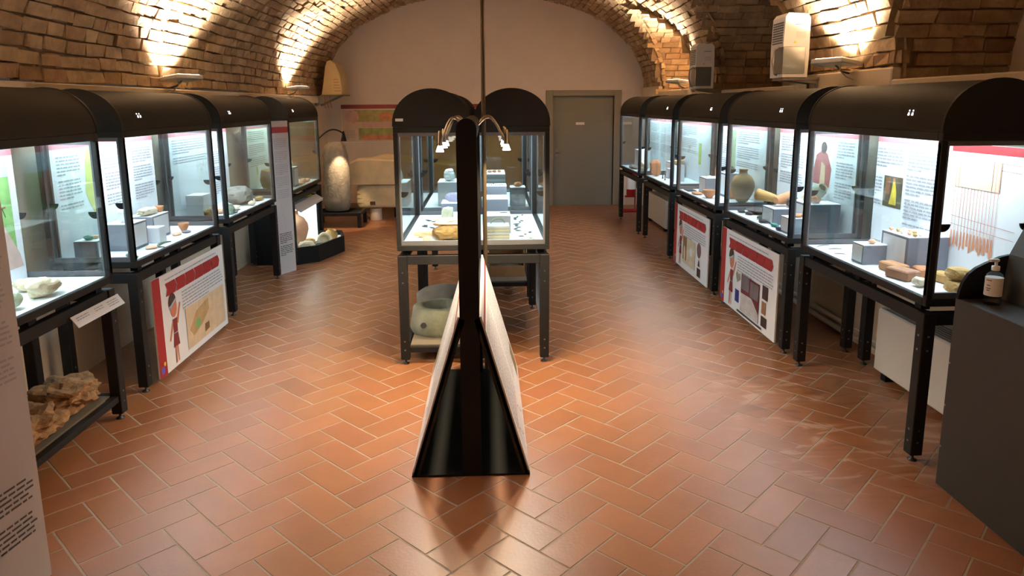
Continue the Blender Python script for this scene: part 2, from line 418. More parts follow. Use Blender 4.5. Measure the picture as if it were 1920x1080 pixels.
# --- herringbone floor tiles ---------------------------------------
TA = .1819; R2 = math.sqrt(2); E1 = Vector((1, 1, 0))/R2; E2 = Vector((1, -1, 0))/R2
tv = []
for sd in range(4):
    r = random.Random(sd); V = []
    for ins, n in ((0, -.012), (0, -.003), (.012, 0)):
        for a, b in ((-1, -1), (1, -1), (1, 1), (-1, 1)): V.append([a*(.5-ins*.5), b*(.5-ins), n+(r.uniform(-.0006, .0006) if n == 0 else 0)])
    F = [(8, 9, 10, 11)]
    for k in (0, 4):
        for i in range(4): j = (i+1) % 4; F.append((k+i, k+j, k+4+j, k+4+i))
    tv.append((np.array(V), F))
tiles = []
g = .0075
for c in range(-9, 10):
    for r in range(-24, 46):
        V = Vector((-.0431+c*2*TA*R2, 3.1481+r*TA*R2, 0))
        for cen, la, lb in ((V+E1*TA/2+E2*TA, E2, E1), (V-E1*TA+E2*TA/2, E1, E2)):
            if XL-.1 < cen.x < XR+.1 and Y0 < cen.y < Y1+.1:
                bx = la.cross(lb).z; lb2 = lb if bx > 0 else -lb
                tiles.append((cen, la, lb2, Vector((0, 0, 1)), 2*TA-g, TA-g, rnd.randrange(4)))
def tkey(b):
    c = b[0]
    if abs(c.x) > 2.35: return 0
    if -.3 < c.x < .1 and 3.6 < c.y < 5: return 0
    return shown(c, b[1], b[2], b[4], b[5], b[3])
near, far = split(tiles, tkey)
tm = []
for V, F in tv:
    me = bpy.data.meshes.new('tile'); me.from_pydata([tuple(v) for v in V], [], F); me.materials.append(TILE); tm.append(me)
for b in near:
    o = bpy.data.objects.new('tile', tm[b[6]]); COL.objects.link(o); o.parent = FLOOR
    o.matrix_local = frame(b[0], b[1], b[2], b[3], b[4], b[5])
merged('tile_paving', far, tv, TILE, FLOOR, 6)

# ------------------------------------------------------------------ wall floodlights (the light of the vault)
def floodlight(x, y, z, side, label, tilt=.12):
    t = thing('wall_floodlight', label, 'floodlight', (x, y, z), 0, 'floodlights aimed up at the vault')
    mx = T(rz=.35*side, ry=tilt*side)
    MB().box((-.11, -.17, -.022), (.11, .17, .022), M('flood_housing', srgb(190, 188, 184), .4, .3), .008, mx=mx).build('housing', t)
    MB().box((-.09, -.14, .0225), (.09, .14, .026), FLOODG, mx=mx).build('lamp_glass', t)
    br = MB(); br.tube([(0, 0, -.02), (side*.05, 0, -.07), (side*.13, 0, -.09)], .009, STEEL); br.build('bracket', t)
    cb = MB(); cb.tube([(side*.02, -.05, -.025), (side*.0, -.08, -.07), (side*.05, -.09, -.12), (side*.14, -.08, -.15)], .006, M('cable_cream', srgb(200, 180, 150), .6)); cb.build('cable', t)
    ld = bpy.data.lights.new('flood', 'SPOT'); ld.energy = FLOOD_W*4; ld.color = FLOOD_C; ld.spot_size = 2.3; ld.spot_blend = .55; ld.shadow_soft_size = .07
    lo = bpy.data.objects.new('flood_beam', ld); COL.objects.link(lo); lo.parent = t; lo.location = (0, 0, .06)
    lo.rotation_euler = Vector((side*.22, 0, 1)).to_track_quat('-Z', 'Y').to_euler()
    return t
for y, lb in ((2.9, 'added unseen floodlight on the left wall ledge beside the first showcase'), (7.05, 'slim wall floodlight on a looped cable above the second left showcase'), (11.28, 'bright slim floodlight on the left ledge near the beige air unit')):  # first one is added out of view, continuing the row to brighten the near end
    floodlight(-2.92, y, 2.27, -1, lb)
for y, lb in ((1.0, 'added unseen floodlight on the right wall ledge behind the kiosk'), (5.95, 'silver tilted floodlight on the right ledge beside the larger-looking dehumidifier'), (10.9, 'small floodlight on the right ledge behind the far dehumidifier')):  # first one is an unseen addition too, lighting the room around the camera
    floodlight(2.92, y, 2.33, 1, lb)

# ------------------------------------------------------------------ showcases
FZ = .953
def half_disc(cx, cz, r, n=10):
    return [(cx-r, cz)]+[(cx-r*math.cos(PI*i/n), cz-r*math.sin(PI*i/n)) for i in range(1, n)]+[(cx+r, cz)]
def showcase(label, x, y0, L=1.55, D=.58, rz=0, lit=True, group='black domed showcases', shelf=None, vent=True, nofront=False):
    t = thing('showcase', label, 'showcase', (x, y0+L/2, 0), rz, group)
    hx, hy = D/2, L/2; lw = .035
    for sx in (-1, 1):
        for sy in (-1, 1):
            cx, cy = sx*(hx-lw), sy*(hy-lw)
            lg = MB().box((cx-lw, cy-lw, .04), (cx+lw, cy+lw, .87), BLACK, .004)
            for zz in (.12, .19, .66, .74):      # bolts
                lg.box((cx-.006, cy+sy*0-lw-.002, zz-.005), (cx+.006, cy-lw, zz+.005), STEEL)
                lg.box((cx-lw-.002, cy-.006, zz-.005), (cx-lw, cy+.006, zz+.005), STEEL); lg.box((cx+lw, cy-.006, zz-.005), (cx+lw+.002, cy+.006, zz+.005), STEEL)
            lo = lg.build('leg', t)
            MB().lathe([(.026, 0), (.026, .006), (.008, .012), (.008, .045)], M('foot_black', srgb(40, 40, 42), .5), 12, T(cx, cy, 0)).build('foot', lo)
    for s in (-1, 1):
        MB().box((s*(hx-lw)-.025, -hy+2*lw, .8), (s*(hx-lw)+.025, hy-2*lw, .87), BLACK, .003).build('side_rail', t)
        MB().box((-hx+2*lw, s*(hy-lw)-.025, .8), (hx-2*lw, s*(hy-lw)+.025, .87), BLACK, .003).build('end_rail', t)
    for sx in (-1, 1):
        for sy in (-1, 0, 1):
            MB().box((sx*(hx-.06)-.025, sy*(hy-.12)-.03, .87), (sx*(hx-.06)+.025, sy*(hy-.12)+.03, .912), BLACK2).build('spacer', t)
    bt = MB()
    bt.box((-hx, -hy, .91), (hx, -hy+.035, .953), BLACK, .003); bt.box((-hx, hy-.035, .91), (hx, hy, .953), BLACK, .003)
    bt.box((-hx, -hy+.035, .91), (-hx+.035, hy-.035, .953), BLACK, .003); bt.box((hx-.035, -hy+.035, .91), (hx, hy-.035, .953), BLACK, .003)
    bt.box((-hx+.035, -hy+.035, .912), (hx-.035, hy-.035, .93), BLACK2); bt.build('base_tray', t)
    MB().box((-hx+.035, -hy+.035, .93), (hx-.035, hy-.035, .952), FLOORW).build('display_floor', t)
    pw = .034
    for sx in (-1, 1):
        for sy in (-1, 1):
            cx, cy = sx*(hx-pw/2), sy*(hy-pw/2)
            p = MB().box((cx-pw/2, cy-pw/2, .953), (cx+pw/2, cy+pw/2, 1.8), BLACK, .003)
            p.box((cx-pw/2-(pw*.35 if sx > 0 else 0), cy-pw/2+.006, .97), (cx+pw/2+(pw*.35 if sx < 0 else 0), cy+pw/2-.006, 1.79), FRAMEG)
            po = p.build('post', t)
            MB().prism(half_disc(cx-sx*.04, 1.36, .042), 'y', cy-.006, cy+.006, BLACK2).build('latch', po)
    for sy in (-1, 1):
        cy = sy*(hy-pw/2); MB().box((-hx+pw, cy-.01, .953), (hx-pw, cy+.01, .985), FRAMEG).build('end_frame', t); MB().box((-hx+pw, cy-.01, 1.775), (hx-pw, cy+.01, 1.8), FRAMEG).build('end_frame', t)
    for s in (-1, 1):
        MB().box((s*(hx-.008)-.003, -hy+pw, .953), (s*(hx-.008)+.003, hy-pw, 1.8), GLASS).build('glass_pane', t)
        MB().box((-hx+pw, s*(hy-.022)-.003, .985), (hx-pw, s*(hy-.022)+.003, 1.775), GLASS).build('glass_pane', t)
    hd = MB()
    hd.box((-hx, -hy, 1.8), (hx, -hy+.04, 1.845), BLACK, .003); hd.box((-hx, hy-.04, 1.8), (hx, hy, 1.845), BLACK, .003)
    hd.box((-hx, -hy+.04, 1.8), (-hx+.04, hy-.04, 1.845), BLACK, .003); hd.box((hx-.04, -hy+.04, 1.8), (hx, hy-.04, 1.845), BLACK, .003)
    hd.box((-hx+.04, -hy+.04, 1.83), (hx-.04, hy-.04, 1.845), BLACK2); hd.build('header_frame', t)
    MB().box((-hx+.07, -hy+.06, 1.818), (hx-.07, hy-.06, 1.829), LIGHTW if lit is True else lit).build('light_tray', t)
    n = 24
    dp = [(hx, 1.845)]+[(hx*math.cos(PI*i/n), 1.86+.255*math.sin(PI*i/n)**.95) for i in range(n+1)]+[(-hx, 1.845)]
    dm = MB().prism(dp, 'y', -hy+.012, hy-.012, DOMEM, True)
    for sy in (-1, 1):
        dq = [(hx+.004, 1.845)]+[((hx+.004)*math.cos(PI*i/n), 1.86+.262*math.sin(PI*i/n)**.95) for i in range(n+1)]+[(-hx-.004, 1.845)]
        dm.prism(dq, 'y', sy*hy-sy*.016, sy*hy, BLACK, False)
    dome = dm.build('dome', t)
    if vent:
        vy = -hy+.3 if rz == 0 else hy-.3
        for k, (dy, dz, sc) in enumerate(((0, 0, 1), (.035, 0, 1), (.005, .035, .5), (.04, .035, .5))):
            a = .42+dz*3; sx = -hx*math.cos(a*.72)-.002; z = 1.86+.255*math.sin(a*.72)
            w = .008*sc
            MB().prism([(vy+dy-w, z-w), (vy+dy+w, z-w), (vy+dy, z+w)], 'x', sx-.004, sx+.006, VENTL).build('vent', dome)  # solid glowing triangles stand in for tray light leaking through vent holes
    if shelf:
        z = shelf
        for s in (-1, 1):
            MB().box((s*(hx-lw)-.02, -hy+2*lw, z-.045), (s*(hx-lw)+.02, hy-2*lw, z-.005), BLACK).build('shelf_rail', t); MB().box((-hx+2*lw, s*(hy-lw)-.02, z-.045), (hx-2*lw, s*(hy-lw)+.02, z-.005), BLACK).build('shelf_rail', t)
        MB().box((-hx+2*lw, -hy+2*lw, z-.012), (hx-2*lw, hy-2*lw, z), M('shelf_board', srgb(118, 106, 92), .5)).build('shelf', t)
    return t
RXC = 2.65
showcase('domed showcase with a loom drawing, plinths and clay bricks, beside the dark kiosk', RXC, 3.60)
showcase('domed showcase with a cloaked-figure board and a dark plate, next to the loom showcase', RXC, 5.36)
showcase('domed showcase holding a big round amphora, between two story panels and heater', RXC, 7.16)
showcase('domed showcase with an upright orange roof tile, above the white fan heater by the extinguisher', RXC-.01, 8.95)
showcase('domed showcase with a cracked relief slab, above the fire extinguisher', RXC-.04, 10.75, vent=False)
showcase('domed showcase with a green landscape board and a rock shelf below', -2.67, 2.90, rz=PI, shelf=.17)
showcase('domed showcase with a yellow map board, above the left story panel', -2.71, 4.82, rz=PI)
showcase('domed showcase holding a large grey rock lump, beside the narrow text panel', -2.74, 6.68, rz=PI)
showcase('domed showcase with a white shell on a plinth, above the amphora vitrine', -2.72, 8.86, rz=PI, lit=GREENW)
showcase('free-standing domed showcase with terracotta fragments, millstones on its shelf', -.405, 5.28, D=.57, vent=False, shelf=.14, group='free-standing domed showcases in the middle')
showcase('free-standing domed showcase with stepped slabs and beads, next to the column', .185, 5.28, D=.57, vent=False, group='free-standing domed showcases in the middle')
showcase('free-standing domed showcase standing behind the one with terracotta fragments', -.405, 7.05, D=.57, vent=False, group='free-standing domed showcases in the middle')
showcase('free-standing domed showcase with a crate of slabs on its shelf, behind the stepped slabs', .185, 7.05, D=.57, vent=False, shelf=.2, group='free-standing domed showcases in the middle')
tag(MB().box((-.668, 5.269, 1.885), (-.612, 5.2785, 1.905), PAPER).build('sticker'), 'small white number sticker on the black dome end above terracotta fragments', 'sticker')

# ------------------------------------------------------------------ printed boards and panels
def words(mb, u0, v0, u1, v1, pitch, y, mt, seed, hgt=.42, para=6):
    r = random.Random(seed); v = v1-pitch*.5; k = 0
    while v > v0:
        end = u1-(u1-u0)*(r.uniform(.3, .7) if k % para == para-1 else r.uniform(0, .06))
        u = u0
        while u < end:
            w = min(r.uniform(1.2, 4.2)*pitch*.75, end-u)
            if w > pitch*.3: mb.add([(u, y, v-pitch*hgt/2), (u+w, y, v-pitch*hgt/2), (u+w, y, v+pitch*hgt/2), (u, y, v+pitch*hgt/2)], [(0, 1, 2, 3)], mt)
            u += w+pitch*.35
        v -= pitch*(1.9 if k % para == para-1 else 1); k += 1
def ell(cx, cy, rx, ry, n=18, a0=0, a1=2*PI): return [(cx+rx*math.cos(a0+(a1-a0)*i/n), cy+ry*math.sin(a0+(a1-a0)*i/n)) for i in range(n)]
def panel(name, label, cat, loc, rz, w, h, t, specs, tilt=0, group=None, body=None):
    """flat board: u right, v up, front = -y; specs = (part name, kind, args, material)"""
    root = thing(name, label, cat, loc, rz, group); root.rotation_euler = (tilt, 0, rz)
    MB().box((-w/2, 0, 0), (w/2, t, h), body or PAPER).build('board', root)
    parts = {}
    for k, (pn, kind, a, mt) in enumerate(specs):
        mb = parts.setdefault(pn, MB()); y = -.0012-.0004*(k % 12)
        if kind == 'rect': u0, v0, u1, v1 = a; mb.add([(u0-w/2, y, v0), (u1-w/2, y, v0), (u1-w/2, y, v1), (u0-w/2, y, v1)], [(0, 1, 2, 3)], mt)
        elif kind == 'poly': mb.add([(u-w/2, y, v) for u, v in a], [tuple(range(len(a)))], mt)
        elif kind == 'text': u0, v0, u1, v1, p = a; words(mb, u0-w/2, v0, u1-w/2, v1, p, y, mt, k*7+int(w*100)+len(label))
        elif kind == 'line':
            p0, p1, th = a; dx, dy = p1[0]-p0[0], p1[1]-p0[1]; l = math.hypot(dx, dy) or 1; nx, ny = -dy/l*th/2, dx/l*th/2
            mb.add([(p0[0]+nx-w/2, y, p0[1]+ny), (p0[0]-nx-w/2, y, p0[1]-ny), (p1[0]-nx-w/2, y, p1[1]-ny), (p1[0]+nx-w/2, y, p1[1]+ny)], [(0, 1, 2, 3)], mt)
    for pn, mb in parts.items():
        o = mb.build(pn, root)
        if pn in ('text_block', 'caption', 'sketch', 'loom_drawing', 'coast_map', 'arrow_band', 'picture', 'figure', 'small_photo', 'red_strip'): o['kind'] = 'stuff'   # flat print
    return root
BW, BHt = 1.48, .8
def back_board(label, x, yc, right, specs):
    return panel('display_board', label, 'board', (x, yc, FZ+.001), -PI/2 if right else PI/2, BW, BHt, .012, [('header_band', 'rect', (0, BHt-.035, BW, BHt), PINK)]+specs, group='text boards inside the showcases', body=WHITE)
YEL = flat('map_yellow', 206, 204, 120, .12); GRN = flat('grass_green', 140, 186, 110, .25); PNK = flat('pink_ground', 206, 176, 166, .12)
SKY = flat('pale_sky', 190, 214, 226, .1); BRN = flat('brown', 142, 98, 66, .2); SKIN = flat('skin', 196, 120, 92); TUN = flat('tunic_red', 128, 44, 46); ORG = flat('weave_orange', 212, 140, 104)
DK = flat('dark_brown', 74, 50, 42); BLU = flat('headband', 150, 186, 206); GLD = flat('painting_gold', 214, 190, 70, .3); NIGHT = flat('painting_dark', 92, 84, 60, .4); TAN = flat('tan', 214, 184, 150, .15)
CLOAK = flat('cloak', 176, 96, 96, .2); VIO = flat('violet', 96, 84, 168)
# left 1: green landscape
back_board('board with a green landscape and pink path picture beside the pale stones', -2.89, 3.675, False,
    [('picture', 'rect', (.55, .08, 1.42, .74), GRN), ('picture', 'rect', (.55, .64, 1.42, .74), SKY), ('picture', 'poly', [(.8, .08), (1.46, .08), (1.44, .16), (1.3, .4), (1.2, .4)], PNK),
     ('picture', 'poly', [(1.0, .4), (1.26, .42), (1.27, .58), (1.22, .64), (1.08, .64), (1.0, .56)], SKIN), ('picture', 'line', ((1.0, .42), (1.36, .46), .012), BRN), ('picture', 'line', ((1.33, .455), (1.35, .4), .006), DK),
     ('text_block', 'text', (.06, .1, .5, .74, .024), INKL)])
MAPL = [(.22, .74), (.30, .76), (.36, .7), (.37, .6), (.34, .5), (.36, .42), (.30, .33), (.27, .22), (.24, .3), (.2, .36), (.17, .44), (.19, .55), (.2, .66)]
back_board('board with a yellow green territory map and two text columns', -2.93, 5.595, False,
    [('map', 'poly', [(u*1.15+.18, v) for u, v in MAPL], YEL), ('text_block', 'text', (.06, .34, .34, .72, .024), INKL), ('text_block', 'text', (.66, .3, 1.0, .72, .024), INKL), ('text_block', 'text', (1.1, .28, 1.44, .72, .022), INKL)])
SCR = []
for k in range(26):
    r = random.Random(k); a = (.55+r.uniform(0, .3), .3+r.uniform(0, .2)); SCR.append(('sketch', 'line', (a, (a[0]+r.uniform(-.05, .06), a[1]+r.uniform(-.06, .06)), .004), INKL))
back_board('board with faint line sketches and small text above the big rock lump', -2.955, 7.455, False,
    SCR+[('text_block', 'text', (.06, .5, .9, .74, .024), INKL), ('text_block', 'text', (1.0, .1, 1.38, .74, .024), INKL)])
# right boards (u runs towards the camera)
LOOM = [('loom_drawing', 'rect', (.9, .54, 1.28, .71), flat('weave_pale', 230, 188, 164, .1))]
for k in range(14): LOOM.append(('loom_drawing', 'line', ((.905+k*.0285, .16+.02*(k % 3)), (.905+k*.0285,   .72), .004), ORG))
for k in range(9): LOOM.append(('loom_drawing', 'line', ((.9, .55+.019*k), (1.28, .55+.019*k), .004), ORG))
for k in range(13): LOOM.append(('loom_drawing', 'poly', [(.903+k*.0295, .27), (.912+k*.0295, .27), (.918+k*.0295, .17+.02*(k % 2)), (.898+k*.0295, .15+.02*(k % 3))], ORG))
for v in (.36, .31, .68, .72): LOOM.append(('loom_drawing', 'line', ((.88, v), (1.43, v-.02), .0025), CLOAK))
back_board('board with an orange loom drawing, a small golden painting and text', 2.875, 4.375, True,
    [('header_band', 'rect', (.84, BHt-.05, BW, BHt), RED), ('painting', 'rect', (.12, .31, .35, .53), NIGHT), ('painting', 'rect', (.14, .4, .2, .52), BRN), ('painting', 'poly', [(.2, .33), (.29, .33), (.285, .42), (.26, .5), (.235, .5), (.225, .42)], GLD), ('painting', 'poly', ell(.247, .505, .014, .016), SKIN),
     ('text_block', 'text', (.01, .3, .1, .52, .024), INKL), ('text_block', 'text', (.01, .57, .34, .73, .024), INKL), ('text_block', 'text', (.39, .2, .74, .73, .024), INKL)]+LOOM)
back_board('board with a red cloaked standing figure picture behind shell finds', 2.875, 6.135, True,
    [('figure', 'poly', [(.76, .36), (1.06, .34), (1.08, .5), (1.0, .62), (.9, .65), (.8, .6), (.76, .48)], CLOAK), ('figure', 'poly', [(.88, .3), (.98, .3), (.97, .52), (.9, .55)], TAN), ('figure', 'poly', ell(.93, .67, .05, .05), DK),
     ('figure', 'rect', (.66, .44, .74, .62), VIO), ('text_block', 'text', (.06, .3, .56, .74, .024), INKL), ('text_block', 'text', (1.16, .24, 1.44, .74, .024), INKL)])
back_board('board with a faded green picture and text above the round amphora', 2.875, 7.935, True,
    [('picture', 'rect', (.33, .3, .58, .74), flat('faded_green', 176, 190, 150, .2)), ('text_block', 'text', (.04, .2, .3, .74, .024), INKL), ('text_block', 'text', (.64, .34, 1.3, .74, .024), INKL)])
back_board('board of plain text with one lime green picture by the orange tile', 2.865, 9.725, True,
    [('picture', 'rect', (.98, .24, 1.1, .52), flat('lime', 186, 208, 90, .2)), ('text_block', 'text', (.08, .36, .9, .74, .024), INKL), ('sketch', 'line', ((.5, .36), (.52, .46), .012), DK), ('sketch', 'line', ((.56, .38), (.57, .46), .01), DK)])

back_board('plain text board in the relief showcase by the extinguisher', 2.835, 11.525, True,
    [('text_block', 'text', (.06, .3, .7, .74, .024), INKL), ('text_block', 'text', (.78, .3, 1.4, .74, .024), INKL), ('sketch', 'line', ((.86, .2), (.88, .28), .014), DK), ('sketch', 'line', ((.94, .2), (.95, .27), .012), DK)])
back_board('pale greenish text board in the shell showcase above the vitrine', -2.96, 9.635, False,
    [('text_block', 'text', (.06, .3, .7, .74, .024), INKL), ('sketch', 'poly', [(.3, .16), (.36, .2), (.34, .3), (.28, .26)], YEL)])

# story panels hung on the stands
def figure(u, v, s):
    P = lambda pts: [(u+a*s, v+b*s) for a, b in pts]
    return [('figure', 'poly', P([(.03, .0), (.06, .0), (.07, .2), (.04, .2)]), SKIN), ('figure', 'poly', P([(.1, .0), (.13, .0), (.12, .2), (.09, .2)]), SKIN),
            ('figure', 'poly', P([(-.08, .3), (-.05, .28), (.04, .44), (.02, .5)]), SKIN), ('figure', 'poly', P([(.12, .46), (.14, .5), (.24, .68), (.27, .66), (.17, .44)]), SKIN),
            ('figure', 'poly', P([(.0, .19), (.17, .19), (.14, .36), (.15, .52), (.03, .52), (.04, .36)]), TUN), ('figure', 'line', (P([(.04, .35)])[0], P([(.14, .35)])[0], .008*s/.8), BLU),
            ('figure', 'poly', P(ell(.08, .66, .085, .12)), SKIN), ('figure', 'poly', P(ell(.06, .71, .1, .12, 14, .1, 3.6)), DK), ('figure', 'line', (P([(-.03, .66)])[0], P([(.15, .74)])[0], .02*s/.8), BLU)]
def story(label, loc, rz, pics, w=1.37, h=.74, extra=None):
    sp = [('red_strip', 'rect', (0, 0, .12, h), RED), ('red_strip', 'poly', ell(.05, .05, .03, .03), VIO), ('red_strip', 'poly', ell(.085, .09, .016, .016), GLD)]
    u = .2
    for k in range(6):
        sp.append(('arrow_band', 'poly', [(u, h-.17), (u+.165, h-.17), (u+.195, h-.12), (u+.165, h-.07), (u, h-.07), (u+.03, h-.12)], RED)); u += .175
    sp += [('text_block', 'text', (.2, h-.055, 1.2, h-.03, .022), INKL), ('text_block', 'text', (.46, h-.36, w-.06, h-.19, .026), INKL)]
    sp += figure(.25, .03, .66)+pics
    return panel('story_panel', label, 'info panel', loc, rz, w, h, .012, sp, group='story panels hung on the showcase stands')
GL = flat('leaf_green', 120, 176, 110); 
story('story panel with a tan site reconstruction picture, below the yellow map showcase', (-2.405, 5.665, .035), PI/2,
    [('picture', 'rect', (.5, .05, 1.31, .39), TAN), ('picture', 'poly', [(.55, .2), (.7, .32), (.95, .36), (.96, .26), (.8, .18), (.62, .13)], flat('roof_tan', 186, 150, 104, .2)), ('picture', 'poly', ell(.72, .21, .05, .04), GL), ('picture', 'poly', [(.84, .09), (.94, .1), (.94, .16), (.85, .16)], BRN), ('picture', 'line', ((1.04, .22), (1.14, .34), .03), flat('grey_tan', 150, 130, 108)), ('picture', 'line', ((1.1, .2), (1.2, .32), .03), flat('grey_tan', 150, 130, 108)), ('picture', 'poly', ell(.86, .28, .05, .03), flat('olive', 150, 150, 96))])
DKP = flat('photo_dark', 60, 40, 38, .4); WHP = flat('photo_pale', 204, 188, 160, .25)
story('story panel with a colourful room picture and dark photo squares', (2.345, 6.165, .055), -PI/2,
    [('picture', 'rect', (.58, .05, 1.02, .4), flat('room_maroon', 106, 42, 50, .3)), ('picture', 'rect', (.6, .26, .78, .4), flat('room_grey', 110, 100, 104, .3)), ('picture', 'rect', (.81, .24, 1.0, .38), flat('room_grey', 110, 100, 104, .3)), ('picture', 'poly', [(.58, .05), (1.02, .05), (1.02, .13), (.85, .23), (.58, .22)], flat('room_floor', 190, 180, 176, .2)),
     ('picture', 'poly', ell(.66, .16, .05, .03), YEL), ('picture', 'poly', ell(.76, .18, .05, .03), flat('coral', 210, 110, 90)), ('picture', 'poly', ell(.94, .12, .05, .05), flat('azure', 110, 170, 214)), ('picture', 'poly', ell(.8, .1, .05, .03), GRN), ('picture', 'poly', ell(.72, .1, .04, .03), WHP),
     ('small_photo', 'poly', [(.43, .36), (.46, .4), (.5, .37), (.54, .39), (.55, .33), (.47, .29)], GGL), ('small_photo', 'rect', (.43, .1, .53, .22), flat('photo_blue', 36, 46, 120, .4)), ('small_photo', 'rect', (1.08, .3, 1.2, .42), DKP), ('small_photo', 'rect', (1.08, .17, 1.17, .28), BRN), ('small_photo', 'rect', (1.08, .06, 1.2, .15), DKP), ('caption_bar', 'rect', (.5, .02, 1.1, .04), flat('caption_dark', 54, 54, 60))])
story('story panel with a workshop photo and a round shield, on the amphora showcase stand', (2.345, 7.97, .05), -PI/2,
    [('picture', 'rect', (.42, .08, .92, .4), WHP), ('picture', 'rect', (.42, .12, .58, .4), flat('workshop_brown', 132, 104, 76, .35)), ('picture', 'poly', ell(.5, .2, .04, .09), TAN), ('picture', 'poly', ell(.76, .26, .06, .05), PAPER), ('small_photo', 'poly', ell(1.05, .34, .08, .085), flat('shield', 120, 88, 86, .3)), ('small_photo', 'rect', (1.0, .04, 1.13, .14), DKP), ('small_photo', 'poly', [(1.02, .16), (1.1, .16), (1.08, .22), (1.05, .24)], DK)])

# narrow text panels
def narrow(label, loc, rz, w, h=1.83):
    sp = [('header_band', 'rect', (0, h-.14, w, h-.07), RED), ('text_block', 'text', (.03, .92, w-.03, h-.2, .022), INKL), ('text_block', 'text', (.03, .22, w-.03, .5, .022), INK)]
    pts = [(.35, .86), (.3, .82), (.42, .78), (.36, .72), (.5, .66), (.42, .6), (.52, .56)]
    for a, b in zip(pts, pts[1:]): sp.append(('coast_map', 'line', ((a[0]*w, a[1]), (b[0]*w, b[1]), .004), INKL))
    return panel('text_panel', label, 'text panel', loc, rz, w, h, .02, sp, body=PAPER2, group='narrow standing text panels')
narrow('narrow grey text panel with red band standing between showcase and amphora vitrine', (-2.44, 8.5, .0), math.atan2(.24, .12), .28)
narrow('narrow grey text panel with coast map standing by the rock shelf showcase', (-1.955, 2.55, .0), PI/2-.14, .56)
# slanted caption card on the rail of the rock showcase
cc = panel('caption_card', 'white slanted caption card on the stand rail above the rocks', 'card', (-2.33, 4.2, .765), PI/2, .52, .075, .004, [('text_block', 'text', (.03, .03, .16, .062, .014), INKL), ('text_block', 'text', (.22, .03, .32, .062, .014), INKL), ('text_block', 'text', (.36, .02, .48, .062, .014), INKL)], tilt=-.6)

# poster on the back wall
PW, PH = 2.85, .73
SPK = [('header_band', 'rect', (0, PH-.08, PW, PH), flat('band_maroon', 140, 56, 58)), ('picture', 'rect', (.02, .02, PW-.02, PH-.1), flat('poster_beige', 212, 190, 172, .08)),
       ('picture', 'rect', (.25, .4, 1.15, .63), flat('poster_olive', 168, 160, 100, .3)), ('picture', 'rect', (.32, .05, 1.8, .28), flat('poster_moss', 150, 158, 96, .35)), ('picture', 'rect', (.38, .05, 1.8, .15), flat('poster_rust', 200, 132, 100, .3)),
       ('picture', 'poly', ell(.2, .5, .14, .13), flat('poster_pink', 214, 170, 160, .2)), ('picture', 'rect', (.4, .29, 1.3, .4), flat('poster_rose', 204, 168, 164, .12)), ('picture', 'poly', ell(.86, .5, .14, .08), flat('poster_rust', 200, 132, 100, .3)),
       ('picture', 'rect', (1.3, .32, 2.75, .63), flat('poster_leaf', 136, 164, 92, .3)), ('caption', 'text', (.05, .05, .26, .24, .03), INKL)]
panel('wall_poster', 'long wall poster with maroon top band and faded green and rust scenes', 'poster', (-1.385, Y1-.012, 1.29), 0, PW, PH, .01, SPK)
# side panel on the middle stand
panel('side_panel', 'white panel hung on the long side of the stepped slabs showcase stand', 'panel', (.475, 6.1, .1), PI/2, 1.2, .66, .01, [('text_block', 'text', (.1, .2, 1.1, .56, .03), INKL)])

# ------------------------------------------------------------------ things inside the showcases
def plinth(label, x, y, w, d, h, z=FZ, rz=0, group='plinths in the showcases', body=None, card=True):
    t = thing('plinth', label, 'plinth', (x, y, z), rz, group)
    MB().box((-w/2, -d/2, 0), (w/2, d/2, h-.004), body or GREY, .002).build('body', t)
    MB().box((-w/2+.001, -d/2+.001, h-.004), (w/2-.001, d/2-.001, h), PLW).build('top_sheet', t)
    if card:
        mb = MB(); sx = -1 if x > .5 else 1
        mb.box((sx*w/2-.0015 if sx > 0 else -w/2-.0025, -d*.42, h*.1), (w/2+.0025 if sx > 0 else -w/2+.0015, d*.42, h*.92), PLW); mb.build('caption_sheet', t)
    return t
def rock(name, label, cat, x, y, z, size, mt, seed, sub=2, amp=.3, box=.3, rz=0, group=None, freq=1.3):
    o = MB().rock(size, mt, seed, sub, amp, box, freq).build(name); o.location = (x, y, z); o.rotation_euler[2] = rz
    return tag(o, label, cat, group)
def pot(name, label, cat, x, y, z, prof, mt, n=24, rot=(0, 0, 0), group=None, wob=.0, inner=True):
    if inner:   # turn the wall inwards to an open mouth
        top = prof[-1]; th = max(.004, top[0]*.12); prof = prof+[(top[0]-th, top[1])]+[(max(.002, r-th), max(zz, prof[0][1]+th)) for r, zz in reversed(prof[1:-1])]
    o = MB().lathe(prof, mt, n, wob=wob, seed=x).build(name); o.location = (x, y, z); o.rotation_euler = rot
    return tag(o, label, cat, group)
def brick_piece(label, x, y, z, w, d, h, rz, mt, hole=True, group='clay bricks by the loom board'):
    t = thing('clay_brick', label, 'clay brick', (x, y, z), rz, group)
    MB().box((-w/2, -d/2, 0), (w/2, d/2, h), mt, .008).build('body', t)
    if hole:
        MB().prism(ell(d*.12, h*.5, .008, .008, 10), 'x', w/2-.004, w/2+.001, DK).build('hole', t)
    return t
def arc_bronze(name, label, cat, x, y, z, r, th, mt, rz=0, a0=0, a1=PI, flat_=False, group=None):
    pts = [(r*math.cos(a0+(a1-a0)*i/14), 0 if not flat_ else r*.6*math.sin(a0+(a1-a0)*i/14), th if flat_ else r*.7*math.sin(a0+(a1-a0)*i/14)+th) for i in range(15)]
    o = MB().tube(pts, [th*(.5+.5*math.sin(PI*i/14)) for i in range(15)], mt, 6).build(name); o.location = (x, y, z); o.rotation_euler[2] = rz
    return tag(o, label, cat, group)
AMPH = lambda r, h: [(r*.25, 0), (r*.5, h*.06), (r*.82, h*.25), (r, h*.48), (r*.95, h*.62), (r*.7, h*.78), (r*.36, h*.86), (r*.32, h*.94), (r*.42, h)]
